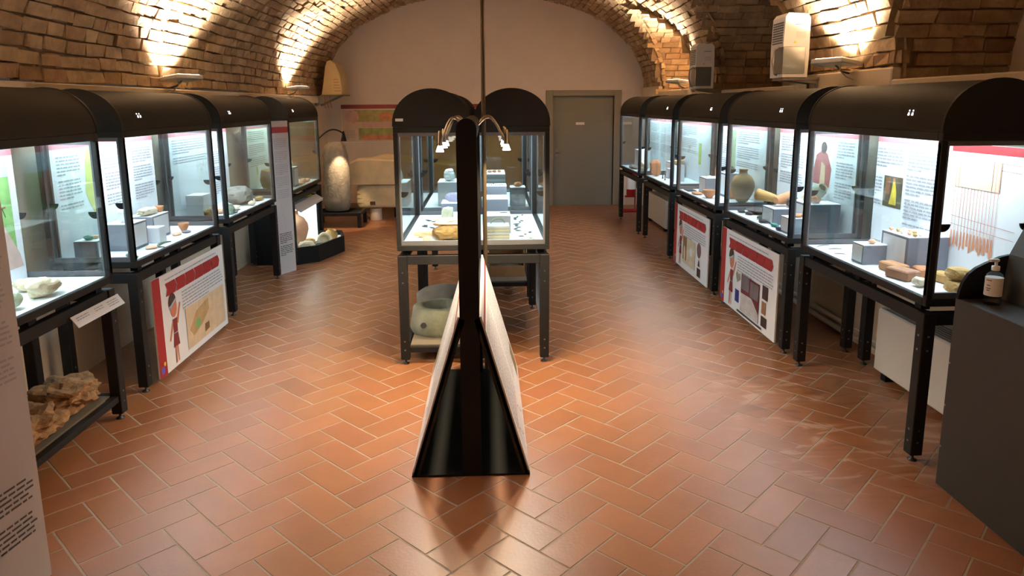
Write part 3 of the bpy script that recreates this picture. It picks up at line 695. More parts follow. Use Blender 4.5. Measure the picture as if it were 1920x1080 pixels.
BOWL = lambda r, h: [(r*.4, 0), (r*.5, h*.1), (r*.85, h*.55), (r, h)]
JAR = lambda r, h: [(r*.6, 0), (r*.85, h*.15), (r, h*.45), (r*.9, h*.75), (r*.6, h*.88), (r*.68, h)]
# left 1
rock('carved_stone', 'cream carved stone wedge lying on the white floor by the green landscape', 'stone', -2.51, 3.95, FZ, (.14, .2, .11), CREAM, 14, 3, .4, .05)
rock('pebble_stone', 'small rough cream stone behind the carved stone wedge', 'stone', -2.69, 4.06, FZ, (.09, .11, .07), CREAM, 5, 3, .4, .1)
rock('green_stone', 'pale greenish rounded stone beside the carved wedge, half behind the text panel', 'stone', -2.52, 3.68, FZ, (.12, .12, .1), stone('pale_green_stone', 196, 206, 172), 6, 3, .15, .1)
# left 2
plinth('low grey plinth with green and pale shards, at the near end of yellow map showcase', -2.80, 5.0, .16, .16, .13)
rock('shard', 'small turquoise glazed shard on the low grey plinth', 'shard', -2.8, 4.97, FZ+.13, (.06, .05, .035), stone('turquoise_glaze', 78, 150, 140), 8)
rock('shard', 'small pale orange shard beside the turquoise glazed shard', 'shard', -2.79, 5.03, FZ+.13, (.05, .05, .025), TERRAP, 9)
plinth('tall grey plinth in front of the yellow map board', -2.72, 5.33, .2, .24, .2)
rock('statuette', 'white small statuette fragment on the tall plinth in front of map board', 'figurine', -2.72, 5.3, FZ+.2, (.06, .07, .11), stone('white_glaze', 224, 226, 230), 12, 2, .3)
plinth('long grey plinth carrying a bone in the yellow map showcase', -2.76, 5.78, .2, .3, .19)
plinth('white box plinth beside the bone plinth', -2.63, 5.57, .14, .12, .12, body=PLW)
rock('bone_fragment', 'long cream bone fragment lying on the long grey plinth', 'bone', -2.74, 5.74, FZ+.19, (.1, .26, .06), BONE, 13, 3, .35, .1)
pot('small_cup', 'small red clay cup on the edge of the bone plinth', 'cup', -2.72, 5.9, FZ+.19, BOWL(.035, .05), TERRA)
pot('small_cup', 'small orange clay cup on the white floor near the bone plinth', 'cup', -2.60, 6.05, FZ, BOWL(.045, .07), TERRA)
for k, (x, y, c, n) in enumerate(((-2.58, 5.86, TERRAP, 'flat pink potsherd'), (-2.55, 5.98, GREY, 'flat grey potsherd'), (-2.53, 5.3, TERRAP, 'oval buff potsherd'), (-2.56, 5.05, BRONZE, 'oval green bronze plaque'), (-2.5, 4.95, BRONZE, 'tiny green bronze plaque'))):
    rock('potsherd', n+' on the white floor of the yellow map showcase', 'potsherd', x, y, FZ, (.06+.01*k % .03, .1, .018), c, 20+k, 2, .2, .2)
arc_bronze('bronze_sickle', 'dark green curved bronze sickle on the floor before the bone plinth', 'sickle', -2.46, 5.42, FZ, .11, .009, BRONZE, PI/2+.2, 0, PI, True)
# left 3
rock('mottled_rock', 'large mottled grey rock lump with broken top in front of the sketch board', 'rock', -2.70, 7.75, FZ, (.26, .36, .18), MOSAIC, 31, 3, .35, .25)
rock('potsherd', 'upright dark shard leaning on the mottled rock lump', 'potsherd', -2.74, 7.99, FZ, (.04, .12, .11), DARKC, 32)
rock('small_stone', 'flat tan stone to the far side of the mottled rock', 'stone', -2.58, 8.02, FZ, (.09, .16, .05), OCHRE, 33)
rock('small_stone', 'small round yellow stone in front of the mottled rock', 'stone', -2.53, 7.62, FZ, (.07, .08, .05), CREAM, 34)
rock('small_stone', 'low pale stone at the near end of mottled rock', 'stone', -2.60, 7.3, FZ, (.1, .14, .045), BONE, 35)
rock('small_stone', 'tiny grey flint near the front glass of the rock lump showcase', 'stone', -2.53, 7.1, FZ, (.06, .1, .02), GSTONE, 36)
plinth('white plinth at the near end of the rock lump showcase', -2.84, 7.0, .16, .22, .2, body=PLW)
o = rock('boat_shard', 'boat-shaped ochre vessel shard at the near end of rock lump showcase', 'potsherd', -2.67, 6.84, FZ, (.1, .24, .09), OCHRE, 37, 3, .3, 0)
pot('glass_jar', 'pale green small glass jar next to the boat-shaped shard', 'jar', -2.55, 7.0, FZ, JAR(.055, .1), stone('green_glass', 176, 196, 176, .1))
rock('potsherd', 'orange sherd lying behind the pale green jar', 'potsherd', -2.66, 7.06, FZ, (.08, .12, .05), TERRAP, 39)
# left 4
plinth('grey plinth with a white shell in the shell showcase', -2.6, 9.42, .16, .2, .26)
rock('shell', 'white spiky shell on the grey plinth in the shell showcase', 'shell', -2.6, 9.36, FZ+.26, (.1, .16, .12), BONE, 41, 2, .6)
for k, (x, y) in enumerate(((-2.53, 9.1), (-2.52, 9.58), (-2.53, 9.76), (-2.53, 9.98))):
    rock('potsherd', ('rounded pink potsherd at the near end of', 'flat pink potsherd beside the plinth in', 'upright pink potsherd in the middle of', 'small pink potsherd near the far end of')[k]+' the shell showcase', 'potsherd', x, y, FZ, (.08, .14, (.1, .04, .07, .05)[k]), TERRAP, 44+k, 2, .4)
rock('tan_block', 'tan carved block standing at the near end of the shell showcase', 'carved block', -2.8, 9.12, FZ, (.16, .24, .26), OCHRE, 48, 3, .2, .5)
# right 1
plinth('low grey plinth with a pink pebble in the loom showcase', 2.53, 4.5, .16, .14, .13)
rock('pebble', 'pink pebble on the low grey plinth in the loom showcase', 'pebble', 2.53, 4.48, FZ+.13, (.04, .05, .03), TERRAP, 50)
plinth('large grey plinth with a row of clay loom weights', 2.74, 4.36, .26, .3, .22)
tag(MB().box((-.002, -.05, 0), (.002, .05, .13), PLW).build('caption_card', loc=(2.66, 4.66, FZ)), 'white standing caption card behind the low grey plinth', 'card')
for k in range(9):
    rr = random.Random(k); rock('loom_weight', ('small tan', 'small bone-white', 'small pink')[k % 3]+' clay loom weight in the row on the large grey plinth', 'loom weight', 2.645+.11*(k % 2)*.6+rr.uniform(0, .02), 4.235+.03*k, FZ+.22, (.028, .034, .024), (OCHRE, BONE, TERRAP)[k % 3], 60+k, 1, .2, .3, group='loom weights on the large plinth')
brick_piece('pinkish brown clay brick lying foremost among the four in the loom showcase', 2.50, 4.06, FZ, .11, .17, .06, .25, stone('brick_brown', 176, 128, 100, .12, .3))
brick_piece('orange brown clay brick behind the foremost pinkish one', 2.55, 4.24, FZ, .1, .17, .055, .1, stone('brick_orange', 196, 140, 100, .12, .3), hole=False)
brick_piece('short orange clay brick between the other bricks', 2.66, 4.11, FZ, .09, .13, .055, -.2, TERRA, hole=False)
brick_piece('yellowish clay brick against the large grey plinth', 2.69, 3.97, FZ, .09, .12, .055, .2, OCHRE)
for k, (x, y, c, n) in enumerate(((2.62, 3.74, OCHRE, 'cracked tan clay loaf, top one of the pile at the near end of loom showcase'), (2.6, 3.7, OCHRE, 'dark yellow clay loaf under the cracked one'), (2.49, 3.87, BONE, 'white rounded stone beside the clay loaves'))):
    rock('clay_loaf', n, 'clay loaf', x, y, FZ+(.0 if k else .068), (.12, .13, .07) if k < 2 else (.07, .08, .05), c, 80+k, 3, .2, .45)
for k, (x, y) in enumerate(((2.45, 4.75), (2.5, 4.9), (2.48, 5.0))): 
    arc_bronze('bone_pin', ('short', 'bent', 'long')[k]+' grey bone pin lying flat at the far end of the loom showcase', 'pin', x, y, FZ, .05+.02*k, .003, GSTONE, .4*k, 0, PI*.6, True)
# right 2
plinth('large grey plinth with shell finds near the loom showcase', 2.72, 5.72, .26, .36, .24)
for k, (y, n, c) in enumerate(((5.62, 'small orange ring vessel', TERRA), (5.70, 'pink conch shell', TERRAP), (5.82, 'pale shell', BONE))):
    rock('shell', n+' on the large plinth of the cloaked figure showcase', 'shell', 2.68, y, FZ+.24, (.07, .07, .06), c, 90+k, 2, .45)
pot('tilted_jug', 'pale grey green jug lying tilted on the shell plinth', 'jug', 2.78, 5.88, FZ+.27, JAR(.06, .13), GGL, rot=(.9, 0, .3))
plinth('low grey plinth with orange sherds in the cloaked figure showcase', 2.505, 5.62, .14, .18, .13)
rock('potsherd', 'small orange sherd pile on the low plinth before the shells', 'potsherd', 2.53, 5.62, FZ+.13, (.08, .1, .03), TERRA, 95, 2, .5)
plinth('white fronted plinth carrying amphora necks in the cloaked figure showcase', 2.6, 6.12, .22, .26, .14)
pot('amphora_neck', 'orange amphora neck lying on the white fronted plinth', 'amphora neck', 2.56, 6.13, FZ+.195, [(.03, 0), (.045, .06), (.055, .16), (.05, .2)], TERRA, rot=(0, 1.45, .4))
pot('amphora_neck', 'pale tan amphora neck lying behind the orange one', 'amphora neck', 2.60, 6.2, FZ+.2, [(.03, 0), (.04, .06), (.05, .16), (.055, .2)], OCHRE, rot=(0, 1.45, 2.2))
rock('dark_vessel', 'dark brown vessel lump behind the amphora necks', 'vessel', 2.68, 6.06, FZ+.14, (.1, .1, .1), DARKC, 98, 2, .2)
pot('dark_plate', 'large dark grey plate lying on the white showcase floor', 'plate', 2.66, 6.66, FZ, [(.09, 0), (.11, .01), (.17, .035)], DARKC)
for k, (x, y, n, c) in enumerate(((2.47, 6.72, 'small grey arrowhead fragment', IRON), (2.5, 6.58, 'flat grey iron fragment', IRON), (2.5, 6.3, 'lumpy green bronze fragment', BRONZE), (2.45, 6.12, 'dark triangular iron fragment', IRON), (2.44, 5.72, 'dark blue glass fragment', flat('blue_glass', 50, 56, 110)), (2.47, 5.9, 'small turquoise fragment', stone('turquoise_glaze', 78, 150, 140)))):
    rock('metal_fragment', n+' on the floor of the dark plate showcase', 'fragment', x, y, FZ, (.06, .09, .03), c, 100+k, 2, .5)
# right 3
pot('amphora', 'big round ochre amphora with a small neck standing in the showcase', 'amphora', 2.73, 7.42, FZ, AMPH(.125, .36), OCHRE)
pot('amphora_fragment', 'orange rounded jar beside the big round amphora', 'jar', 2.74, 7.75, FZ, JAR(.08, .16), TERRA)
plinth('grey plinth with an open crown vessel in the amphora showcase', 2.77, 7.95, .16, .2, .27)
pot('crown_vessel', 'small grey brown open vessel on the plinth behind the amphora', 'vessel', 2.77, 7.95, FZ+.27, JAR(.055, .07), DARKC)
plinth('wide grey plinth at the far end of the amphora showcase', 2.66, 8.25, .22, .26, .19)
o = rock('tile_fragment', 'orange curved tile fragment standing on the wide grey plinth', 'tile fragment', 2.7, 8.18, FZ+.19, (.03, .14, .13), TERRA, 111, 2, .2, .6)
for k in range(5):
    rock('pale_shard', 'small cream shard scattered on the wide grey plinth', 'shard', 2.58+.02*k, 8.2+.03*k, FZ+.19, (.03, .04, .015), BONE, 112+k, 1, .3, group='cream shards on the wide plinth')
rock('tile_fragment', 'flat orange tile fragment on the floor of the amphora showcase', 'tile fragment', 2.46, 8.15, FZ, (.1, .2, .03), TERRA, 118, 2, .1, .6)
pot('tan_bowl', 'tan clay bowl on the showcase floor near the big amphora', 'bowl', 2.50, 7.82, FZ, BOWL(.08, .09), TERRA)
tag(MB().box((-.05, -.1, 0), (.05, .1, .012), IRON).build('iron_plate', loc=(2.48, 8.5, FZ)), 'thin dark iron plate at the far end of the amphora showcase', 'iron plate')
# right 4
o = rock('roof_tile', 'upright orange roof tile fragment leaning back on the white floor', 'roof tile', 2.47, 10.28, FZ, (.17, .1, .24), TERRA, 120, 2, .2, .6); 
plinth('grey plinth with dark bronze bits in the orange tile showcase', 2.74, 10.2, .2, .28, .22)
plinth('small grey plinth in front of the bronze bits plinth', 2.62, 9.98, .1, .12, .14)
plinth('white plinth carrying a tan bowl by the lime picture', 2.62, 9.62, .14, .2, .22, body=PLW)
pot('tan_bowl', 'tan shallow bowl on the white plinth by the lime picture', 'bowl', 2.62, 9.62, FZ+.22, BOWL(.085, .06), OCHRE)
for k, (y, n) in enumerate(((10.12, 'round black bronze ring'), (10.26, 'black bronze pin cluster'))):
    arc_bronze('bronze_ring', n+' on the plinth beside the orange roof tile', 'bronze ring', 2.7, y, FZ+.22, .045, .012, IRON, PI/2, 0, PI)
for k, (x, y, n) in enumerate(((2.5, 9.95, 'short'), (2.47, 9.7, 'taller'))):
    pot('dark_peg', n+' dark slender peg standing on the floor of the orange tile showcase', 'peg', x, y, FZ, [(.014, 0), (.008, .02), (.006, .06+.02*k), (.012, .07+.02*k)], IRON, 10, inner=False)
# right 5
plinth('clear pale plinth in the relief showcase above the extinguisher', 2.6, 11.75, .2, .3, .3, body=PLW, card=False)
rock('plaster_relief', 'cracked beige relief slab leaning in the relief showcase above the extinguisher', 'relief', 2.46, 11.05, FZ, (.14, .36, .16), BONE, 131, 3, .45, .1)
rock('grey_fragment', 'flat grey fragments heap beside the cracked relief slab', 'fragment', 2.42, 11.55, FZ, (.12, .4, .05), GSTONE, 132, 3, .5)
arc_bronze('iron_hoop', 'black iron hoop standing behind the cracked relief slab', 'hoop', 2.5, 11.4, FZ, .07, .01, IRON, PI/2, 0, PI)
# middle left
rock('carved_block', 'pink topped gilded carved block of broken terracotta facing the column', 'carved block', -.30, 5.52, FZ, (.28, .22, .12), GOLD, 141, 3, .4, .1)
rock('terracotta_slab', 'pink terracotta slab on top of the gilded carved block', 'terracotta slab', -.29, 5.6, FZ+.095, (.3, .26, .06), TERRAP, 142, 3, .45, .1)
rock('terracotta_fragment', 'pink terracotta limb fragment lying left of the gilded carved block', 'terracotta limb', -.5, 5.62, FZ, (.2, .06, .05), TERRAP, 143, 3, .5, .1, rz=.25)
rock('terracotta_chip', 'small square pink chip before the terracotta limb', 'chip', -.47, 5.42, FZ, (.07, .05, .045), TERRAP, 144, 2, .1, .7)
rock('white_fragment', 'upright whitish relief fragment beside the grey plinth in the middle showcase', 'relief fragment', -.335, 5.92, FZ, (.1, .06, .2), stone('white_green', 206, 208, 186), 145, 3, .25, .4)
plinth('low grey plinth beside the whitish relief fragment', -.29, 6.12, .2, .26, .11, card=False)
plinth('higher grey plinth with a dark fan shard, behind the whitish fragment', -.3, 6.5, .24, .26, .17, card=False)
rock('fan_shard', 'dark lilac fan-shaped shard on the higher grey plinth', 'shard', -.3, 6.46, FZ+.17, (.18, .03, .09), stone('lilac_grey', 150, 144, 164), 147, 2, .2)
for k in range(6):
    rr = random.Random(200+k); rock('iron_bit', 'thin dark iron bit scattered on the floor left of the plinths', 'iron bit', -.56+rr.uniform(0, .2), 6.0+rr.uniform(0, .5), FZ, (.1*rr.uniform(.5, 1), .02, .012), IRON, 210+k, 1, .3, rz=rr.uniform(-1, 1), group='iron bits in the middle showcase')
# middle right: stepped slabs
for k in range(5):
    o = MB().box((-.1, -.09, 0), (.1, .09, .022), GSTONE if k % 2 else GREY, .002).build('grey_slab', loc=(.07+.002*(k % 2), 5.5, FZ+.024*k)); tag(o, 'thin grey slab in the neat stack nearest the front pane', 'slab', 'stacked slabs under the bronze arch')
arc_bronze('bronze_arch', 'thin dark bronze arch standing on the neat slab stack', 'bronze arch', .08, 5.5, FZ+.12, .055, .006, BRONZE, .15)
plinth('white topped grey step with a small pin, behind the slab stack', .09, 5.86, .2, .24, .15, card=False)
plinth('second grey step higher up behind the pin step', .08, 6.25, .2, .3, .24, card=False)
plinth('third grey step carrying beads, highest in the front showcase', .08, 6.6, .2, .22, .31, card=False)
arc_bronze('bronze_pin', 'small bronze pin lying on the white topped step', 'pin', .13, 5.86, FZ+.15, .04, .005, BRONZE, .3, 0, PI*.7, True)
for k in range(7):
    rr = random.Random(300+k); rock('bead', 'tiny dark bead on the third grey step', 'bead', .02+.02*k, 6.56+rr.uniform(-.05, .08), FZ+.31, (.014, .014, .01), IRON, 300+k, 1, .2, group='beads on the third step')
for k in range(16):
    rr = random.Random(330+k); rock('metal_bit', 'small '+('black iron', 'green bronze')[k % 2]+' find scattered on the white floor right of the steps', 'metal find', .24+rr.uniform(0, .12), 5.42+k*.085, FZ, (rr.uniform(.02, .07), .018, .012), (IRON, BRONZE)[k % 2], 340+k, 1, .5, rz=rr.uniform(-1, 1), group='metal finds beside the steps')
plinth('grey box plinth with an orange disc in the rear middle showcase', .32, 7.4, .16, .2, .2, card=False)
rock('orange_disc', 'orange clay disc on the grey box plinth in the rear showcase', 'disc', .32, 7.36, FZ+.2, (.09, .05, .05), TERRA, 361)
plinth('long pale plinth in the rear showcase behind the stepped slabs', .08, 7.55, .22, .5, .34, card=False, body=PLW)
for k in range(3): rock('clay_bit', 'tan clay bit on the long pale plinth in the rear showcase', 'clay bit', .03+.05*k, 7.5, FZ+.34, (.05, .04, .03), TERRA, 365+k, 1, group='clay bits on the long pale plinth')
plinth('pale plinth in the rear showcase behind the terracotta fragments', -.4, 7.6, .24, .4, .25, card=False, body=PLW)
rock('white_fragment', 'white marble fragment on the pale plinth in the rear left showcase', 'marble fragment', -.4, 7.55, FZ+.25, (.12, .12, .13), stone('white_marble', 226, 226, 220, .05), 371, 3, .25)

# things on the shelves below
for k, (x, y, s, n, z) in enumerate(((-2.62, 4.19, (.34, .38, .17), 'big ragged rubble block with mortar, far end of the low shelf', .17), (-2.58, 3.74, (.32, .36, .17), 'ragged tan rubble block beside the mortar block on the low shelf', .17), (-2.52, 3.4, (.26, .22, .06), 'flat pinkish rubble slab at the near end of low shelf', .17), (-2.85, 3.42, (.14, .24, .2), 'tall tan rubble piece at the back of the low shelf', .17))):
    rock('rubble_block', n, 'rubble', x, y, z, s, (RUBBLE, RUBBLE, stone('pink_rubble', 170, 116, 94, .35), RUBBLE)[k], 401+k, 4, .35, .45, freq=2.2)
pot('millstone_ring', 'grey green stone mortar ring with a round side hole on the shelf', 'mortar', -.42, 5.74, .14, [(.225, 0), (.24, .03), (.215, .2), (.2, .215), (.135, .215), (.11, .12), (.105, .06)], GGL, 36, inner=False, wob=.03)
pot('millstone_disc', 'round grey millstone disc leaning behind the stone mortar ring', 'millstone', -.40, 6.3, .14, [(.2, 0), (.25, .05), (.26, .16), (.2, .2), (.05, .21)], GSTONE, 36, inner=False, wob=.06)
MB().prism(ell(0, 0, .025, .022, 12), 'y', -.02, .0, IRON).build('side_hole', bpy.data.objects['millstone_ring']).location = (-.11, -.2, .1)
ct = thing('stone_crate', 'wooden crate of grey slabs on the shelf of the rear right showcase', 'crate', (.2, 7.5, .2), 0)
cw = M('crate_wood', srgb(158, 118, 76), .7, var=.2, scale=12)
for a, b in (((-.19, -.2, 0), (-.175, .2, .3)), ((.175, -.2, 0), (.19, .2, .3)), ((-.175, .185, 0), (.175, .2, .3)), ((-.175, -.2, 0), (.175, -.185, .12))): MB().box(a, b, cw).build('side_board', ct)
MB().box((-.175, -.185, 0), (.175, .185, .015), cw).build('bottom_board', ct)
rock('grey_slab', 'rough grey stone slab lying in the wooden crate', 'slab', .2, 7.5, .216, (.28, .28, .12), GSTONE, 411, 3, .15, .5)

# ------------------------------------------------------------------ floor vitrine with the amphora
vt = thing('floor_vitrine', 'black floor vitrine with an angular tray of pots below the shell showcase', 'vitrine', (0, 0, 0))
base = [(-2.95, 8.9), (-2.44, 8.9), (-2.2, 9.08), (-2.0, 9.75), (-2.12, 10.2), (-2.95, 10.2)]
inn = [(-2.93, 8.93), (-2.45, 8.93), (-2.225, 9.1), (-2.03, 9.75), (-2.14, 10.17), (-2.93, 10.17)]
vb = MB(); n = len(base)
vs = [(x, y, 0) for x, y in base]+[(x, y, .22) for x, y in base]+[(x, y, .22) for x, y in inn]+[(x, y, .15) for x, y in inn]
fs = [tuple(range(n-1, -1, -1))]
for r in range(3):
    for i in range(n): j = (i+1) % n; fs.append((r*n+i, r*n+j, (r+1)*n+j, (r+1)*n+i))
vb.add(vs, fs, BLACK2); vb.build('base', vt)
MB().prism(inn, 'z', .15, .155, FLOORW).build('tray_floor', vt)
MB().box((-2.93, 10.14, .155), (-2.46, 10.17, .72), PLW).build('end_board', vt)
MB().box((-2.93, 8.96, .155), (-2.9, 10.14, .72), PLW).build('back_board', vt)
MB().box((-2.95, 8.9, .22), (-2.46, 8.93, .76), BLACK2).build('side_board', vt)
MB().box((-2.95, 10.18, .22), (-2.44, 10.2, .76), BLACK2).build('side_board', vt)
MB().box((-2.93, 8.94, .73), (-2.46, 10.17, .745), PLW).build('light_shelf', vt)
MB().box((-2.93, 8.98, .722), (-2.52, 10.1, .729), M('vitrine_light', (.85, 1, .92, 1), emit=9)).build('light_tray', vt)
MB().prism([(-2.46, .76), (-2.36, .70), (-2.365, .67), (-2.46, .73)], 'y', 8.94, 10.17, PAPER2).build('caption_ledge', vt)
tag(MB().rock((.1, .2, .035), flat('lime_cloth', 196, 206, 40), 8, 2, .3).build('cloth', loc=(-2.5, 9.9, .755)), 'crumpled lime yellow cloth on the lid of the floor vitrine', 'cloth')
pot('amphora', 'large pale pink amphora standing in the lit floor vitrine', 'amphora', -2.56, 9.3, .156, AMPH(.19, .5), stone('amphora_pink', 226, 176, 142, .12, .3), 32, wob=.03)
pot('ring_pot', 'cream ring-shaped pot mouth lying in the vitrine tray', 'pot', -2.22, 9.52, .21, [(.075, -.05), (.1, -.03), (.1, .03), (.075, .05), (.06, .03), (.06, -.03)], BONE, 24, rot=(1.2, 0, .4), inner=False)
pot('tan_pot', 'tan broken pot rim behind the cream ring pot', 'pot', -2.2, 9.78, .156, JAR(.09, .15), OCHRE, rot=(0, .2, 0))
rock('pottery_piece', 'cream amphora handle piece in the vitrine tray before the amphora', 'amphora piece', -2.36, 9.1, .156, (.2, .14, .12), BONE, 421, 3, .35)
for k, (x, y) in enumerate(((-2.27, 9.25), (-2.42, 9.5))): rock('potsherd', ('greenish', 'ochre')[k]+' curved sherd lying between ring pot and handle', 'potsherd', x, y, .156, (.16, .14, .08), (GGL, OCHRE)[k], 423+k, 3, .35)

# ------------------------------------------------------------------ column with the A-frame panels and gooseneck spots
AF = thing('display_column', 'black column stand with sloping text panels and gooseneck spotlights', 'display stand', (0, 3.57, 0))
CX = -.102
def rounded(w, z0, z1, n=10): r = w/2; return [(CX-r, z0), (CX+r, z0)]+[(CX+r*math.cos(PI*i/n), z1-r+r*math.sin(PI*i/n)) for i in range(n+1)]
MB().prism(rounded(.104, .012, 1.935), 'y', 0, .055, BLACK2).build('column', AF)
MB().prism(rounded(.104, .012, 1.935), 'y', 1.5, 1.555, BLACK2).build('column', AF)
MB().prism(rounded(.1, 1.83, 1.93), 'y', .055, 1.5, BLACK).build('top_beam', AF)
MB().box((-.43, 0, 0), (.215, 1.57, .012), BLACK2).build('base_plate', AF)
MB().box((CX-.012, .055, .9), (CX+.012, 1.5, 1.83), PAPER2).build('upper_panel', AF)
up = MB(); words(up, .1, .95, 1.45, 1.75, .03, 0, INK, 5)
uo = up.build('upper_text', AF); uo['kind'] = 'stuff'; uo.rotation_euler[2] = PI/2; uo.location = (CX+.0135, .05, 0)
def slope(s, xb, xt, zt, title):
    # frame edge strips + white panel with print
    dx, dz = xt-xb, zt; ln = math.hypot(dx, dz); ux, uz = dx/ln, dz/ln; nx, nz = (uz, -ux) if s > 0 else (-uz, ux)
    def P(u, v, w): return (xb+ux*v+nx*w, u, .012+uz*v+nz*w)
    b = MB()
    def slab(u0, u1, v0, v1, w0, w1, mt, mb):
        mb.add([P(u, v, w) for w in (w0, w1) for v in (v0, v1) for u in (u0, u1)], [(0, 2, 3, 1), (4, 5, 7, 6), (0, 1, 5, 4), (2, 6, 7, 3), (0, 4, 6, 2), (1, 3, 7, 5)], mt)
    slab(0, 1.57, 0, ln, -.014, 0, BLACK2, b); b.build('backing_board', AF)
    f = MB(); slab(0, .03, 0, ln, -.03, .004, BLACK, f); f.build('edge_strip', AF)
    p = MB(); slab(.008, 1.565, .01, ln+.005, .001, .012, PAPER, p); po = p.build('slope_panel', AF)
    q = MB(); slab(.008, 1.565, ln-.07, ln-.035, .0122, .013, flat('band_maroon', 140, 56, 58), q); q.build('header_band', po)
    tx = MB(); r = random.Random(3)
    v = ln-.12
    while v > .2:
        for (a0, a1) in ((.06, .72), (.8, 1.5)):
            u = a0
            while u < a1:
                w_ = r.uniform(.03, .09); tx.add([P(u, v, .0128), P(min(u+w_, a1), v, .0128), P(min(u+w_, a1), v+.01, .0128), P(u, v+.01, .0128)], [(0, 1, 2, 3)], INKL); u += w_+.012
        v -= .027
    for k in range(20):
        u = .1+.03*k; v = .12+.05*math.sin(k*.6); tx.add([P(u, v, .0128), P(u+.03, v+.03*math.cos(k*.6), .0128), P(u+.03, v+.006+.03*math.cos(k*.6), .0128), P(u, v+.006, .0128)], [(0, 1, 2, 3)], DK)
    tx.add([P(1.25, .06, .0129), P(1.5, .06, .0129), P(1.5, .25, .0129), P(1.25, .25, .0129)], [(0, 1, 2, 3)], flat('olive_photo', 128, 116, 76, .4))
    t_ = tx.build('panel_print', po); t_['kind'] = 'stuff'
slope(1, .205, -.05, .885, 'right'); slope(-1, -.42, -.154, .885, 'left')
def gooseneck(y, side, reach, drop, w=LAMP_W):
    x0 = CX+side*.05
    a = MB(); pts = []
    for i in range(11):
        t = i/10; pts.append((x0+side*reach*t, y, 1.88+.07*math.sin(PI*min(1, t*1.25)*.8)-drop*t*t))
    a.tube(pts, .008, CHROME, 8); ao = a.build('lamp_arm', AF)
    e = Vector(pts[-1])
    MB().lathe([(.008, .08), (.013, .06), (.018, .0), (.02, -.01)], CHROME, 14, T(e.x, e.y, e.z-.01)).build('socket', ao)
    MB().lathe([(.012, .0), (.019, -.02), (.025, -.036), (.025, -.038)], BULB, 16, T(e.x, e.y, e.z-.02)).build('bulb', ao)
    ld = bpy.data.lights.new('spot', 'SPOT'); ld.energy = w*10; ld.color = (1, .8, .52); ld.spot_size = 2.2; ld.spot_blend = .6; ld.shadow_soft_size = .025
    lo = bpy.data.objects.new('lamp_beam', ld); COL.objects.link(lo); lo.parent = ao; lo.location = (e.x, e.y, e.z-.065)
    lo.rotation_euler = Vector((side*.1, 0, -1)).to_track_quat('-Z', 'Y').to_euler()
for y in (.8, 1.2, 1.45):
    gooseneck(y, -1, .135, .145); gooseneck(y+.03, 1, .175, .14)
MB().lathe([(.016, 0), (.016, 4.03)], M('pole_brass', srgb(84, 70, 50), .45, .5), 10).build('cable_pole').location = (-.02, 5.19, 0)
tag(bpy.data.objects['cable_pole'], 'thin brownish metal pole rising from floor to vault behind the column', 'pole')

# ------------------------------------------------------------------ kiosk with bottle
kt = thing('kiosk', 'dark charcoal kiosk cabinet with rounded side plate and sloping hood', 'kiosk', (0, 0, 0))
MB().box((2.37, 2.0, 0), (2.98, 3.385, 1.02), CHAR, .004).build('cabinet', kt)
pl = [(2.372, 1.02), (2.62, 1.02), (2.62, 1.245), (2.57, 1.235), (2.5, 1.205), (2.45, 1.18), (2.415, 1.15), (2.39, 1.11), (2.376, 1.06)]
MB().prism(pl, 'y', 3.365, 3.385, BLACK2).build('side_plate', kt)
hd = MB(); q = [(2.585, 1.021), (2.98, 1.021), (2.98, 1.98), (2.9, 1.9), (2.76, 1.6), (2.605, 1.25)]
hd.prism(q, 'y', 2.05, 3.36, M('hood_grey', srgb(74, 74, 72), .7, var=.15, scale=6)); hd.build('hood', kt)
for z in (.22, .45, .68): MB().prism(ell(3.37, z, .006, .006, 8), 'x', 2.366, 2.37, STEEL).build('screw', kt)
bt = thing('sanitizer_bottle', 'clear pump bottle with a white label standing on the kiosk', 'bottle', (2.475, 3.27, 1.021))
MB().lathe([(.034, 0), (.038, .005), (.038, .13), (.034, .15), (.016, .165), (.016, .175)], glass_mat('bottle_plastic', (.85, .9, .92, 1), 1.5, .1), 20).build('body', bt)
MB().lathe([(.0385, .045), (.0385, .135)], PAPER, 20).build('label', bt)
lt = MB(); 
for k, (z, w_) in enumerate(((.12, .7), (.095, .45), (.08, .6), (.07, .4))):
    for i in range(6):
        a0 = PI+.35-w_/2+i*w_/6; a1 = a0+w_/8
        lt.add([(.039*math.cos(a), .039*math.sin(a), zz) for a, zz in ((a0, z), (a1, z), (a1, z+.006), (a0, z+.006))], [(0, 1, 2, 3)], INK)
lt_ = lt.build('label_print', bt); lt_['kind'] = 'stuff'
pm = MB(); pm.lathe([(.018, .17), (.018, .19), (.007, .192), (.007, .215)], PLW, 14); pm.box((-.035, -.009, .212), (.012, .009, .226), PLW, .003); pm.build('pump', bt)

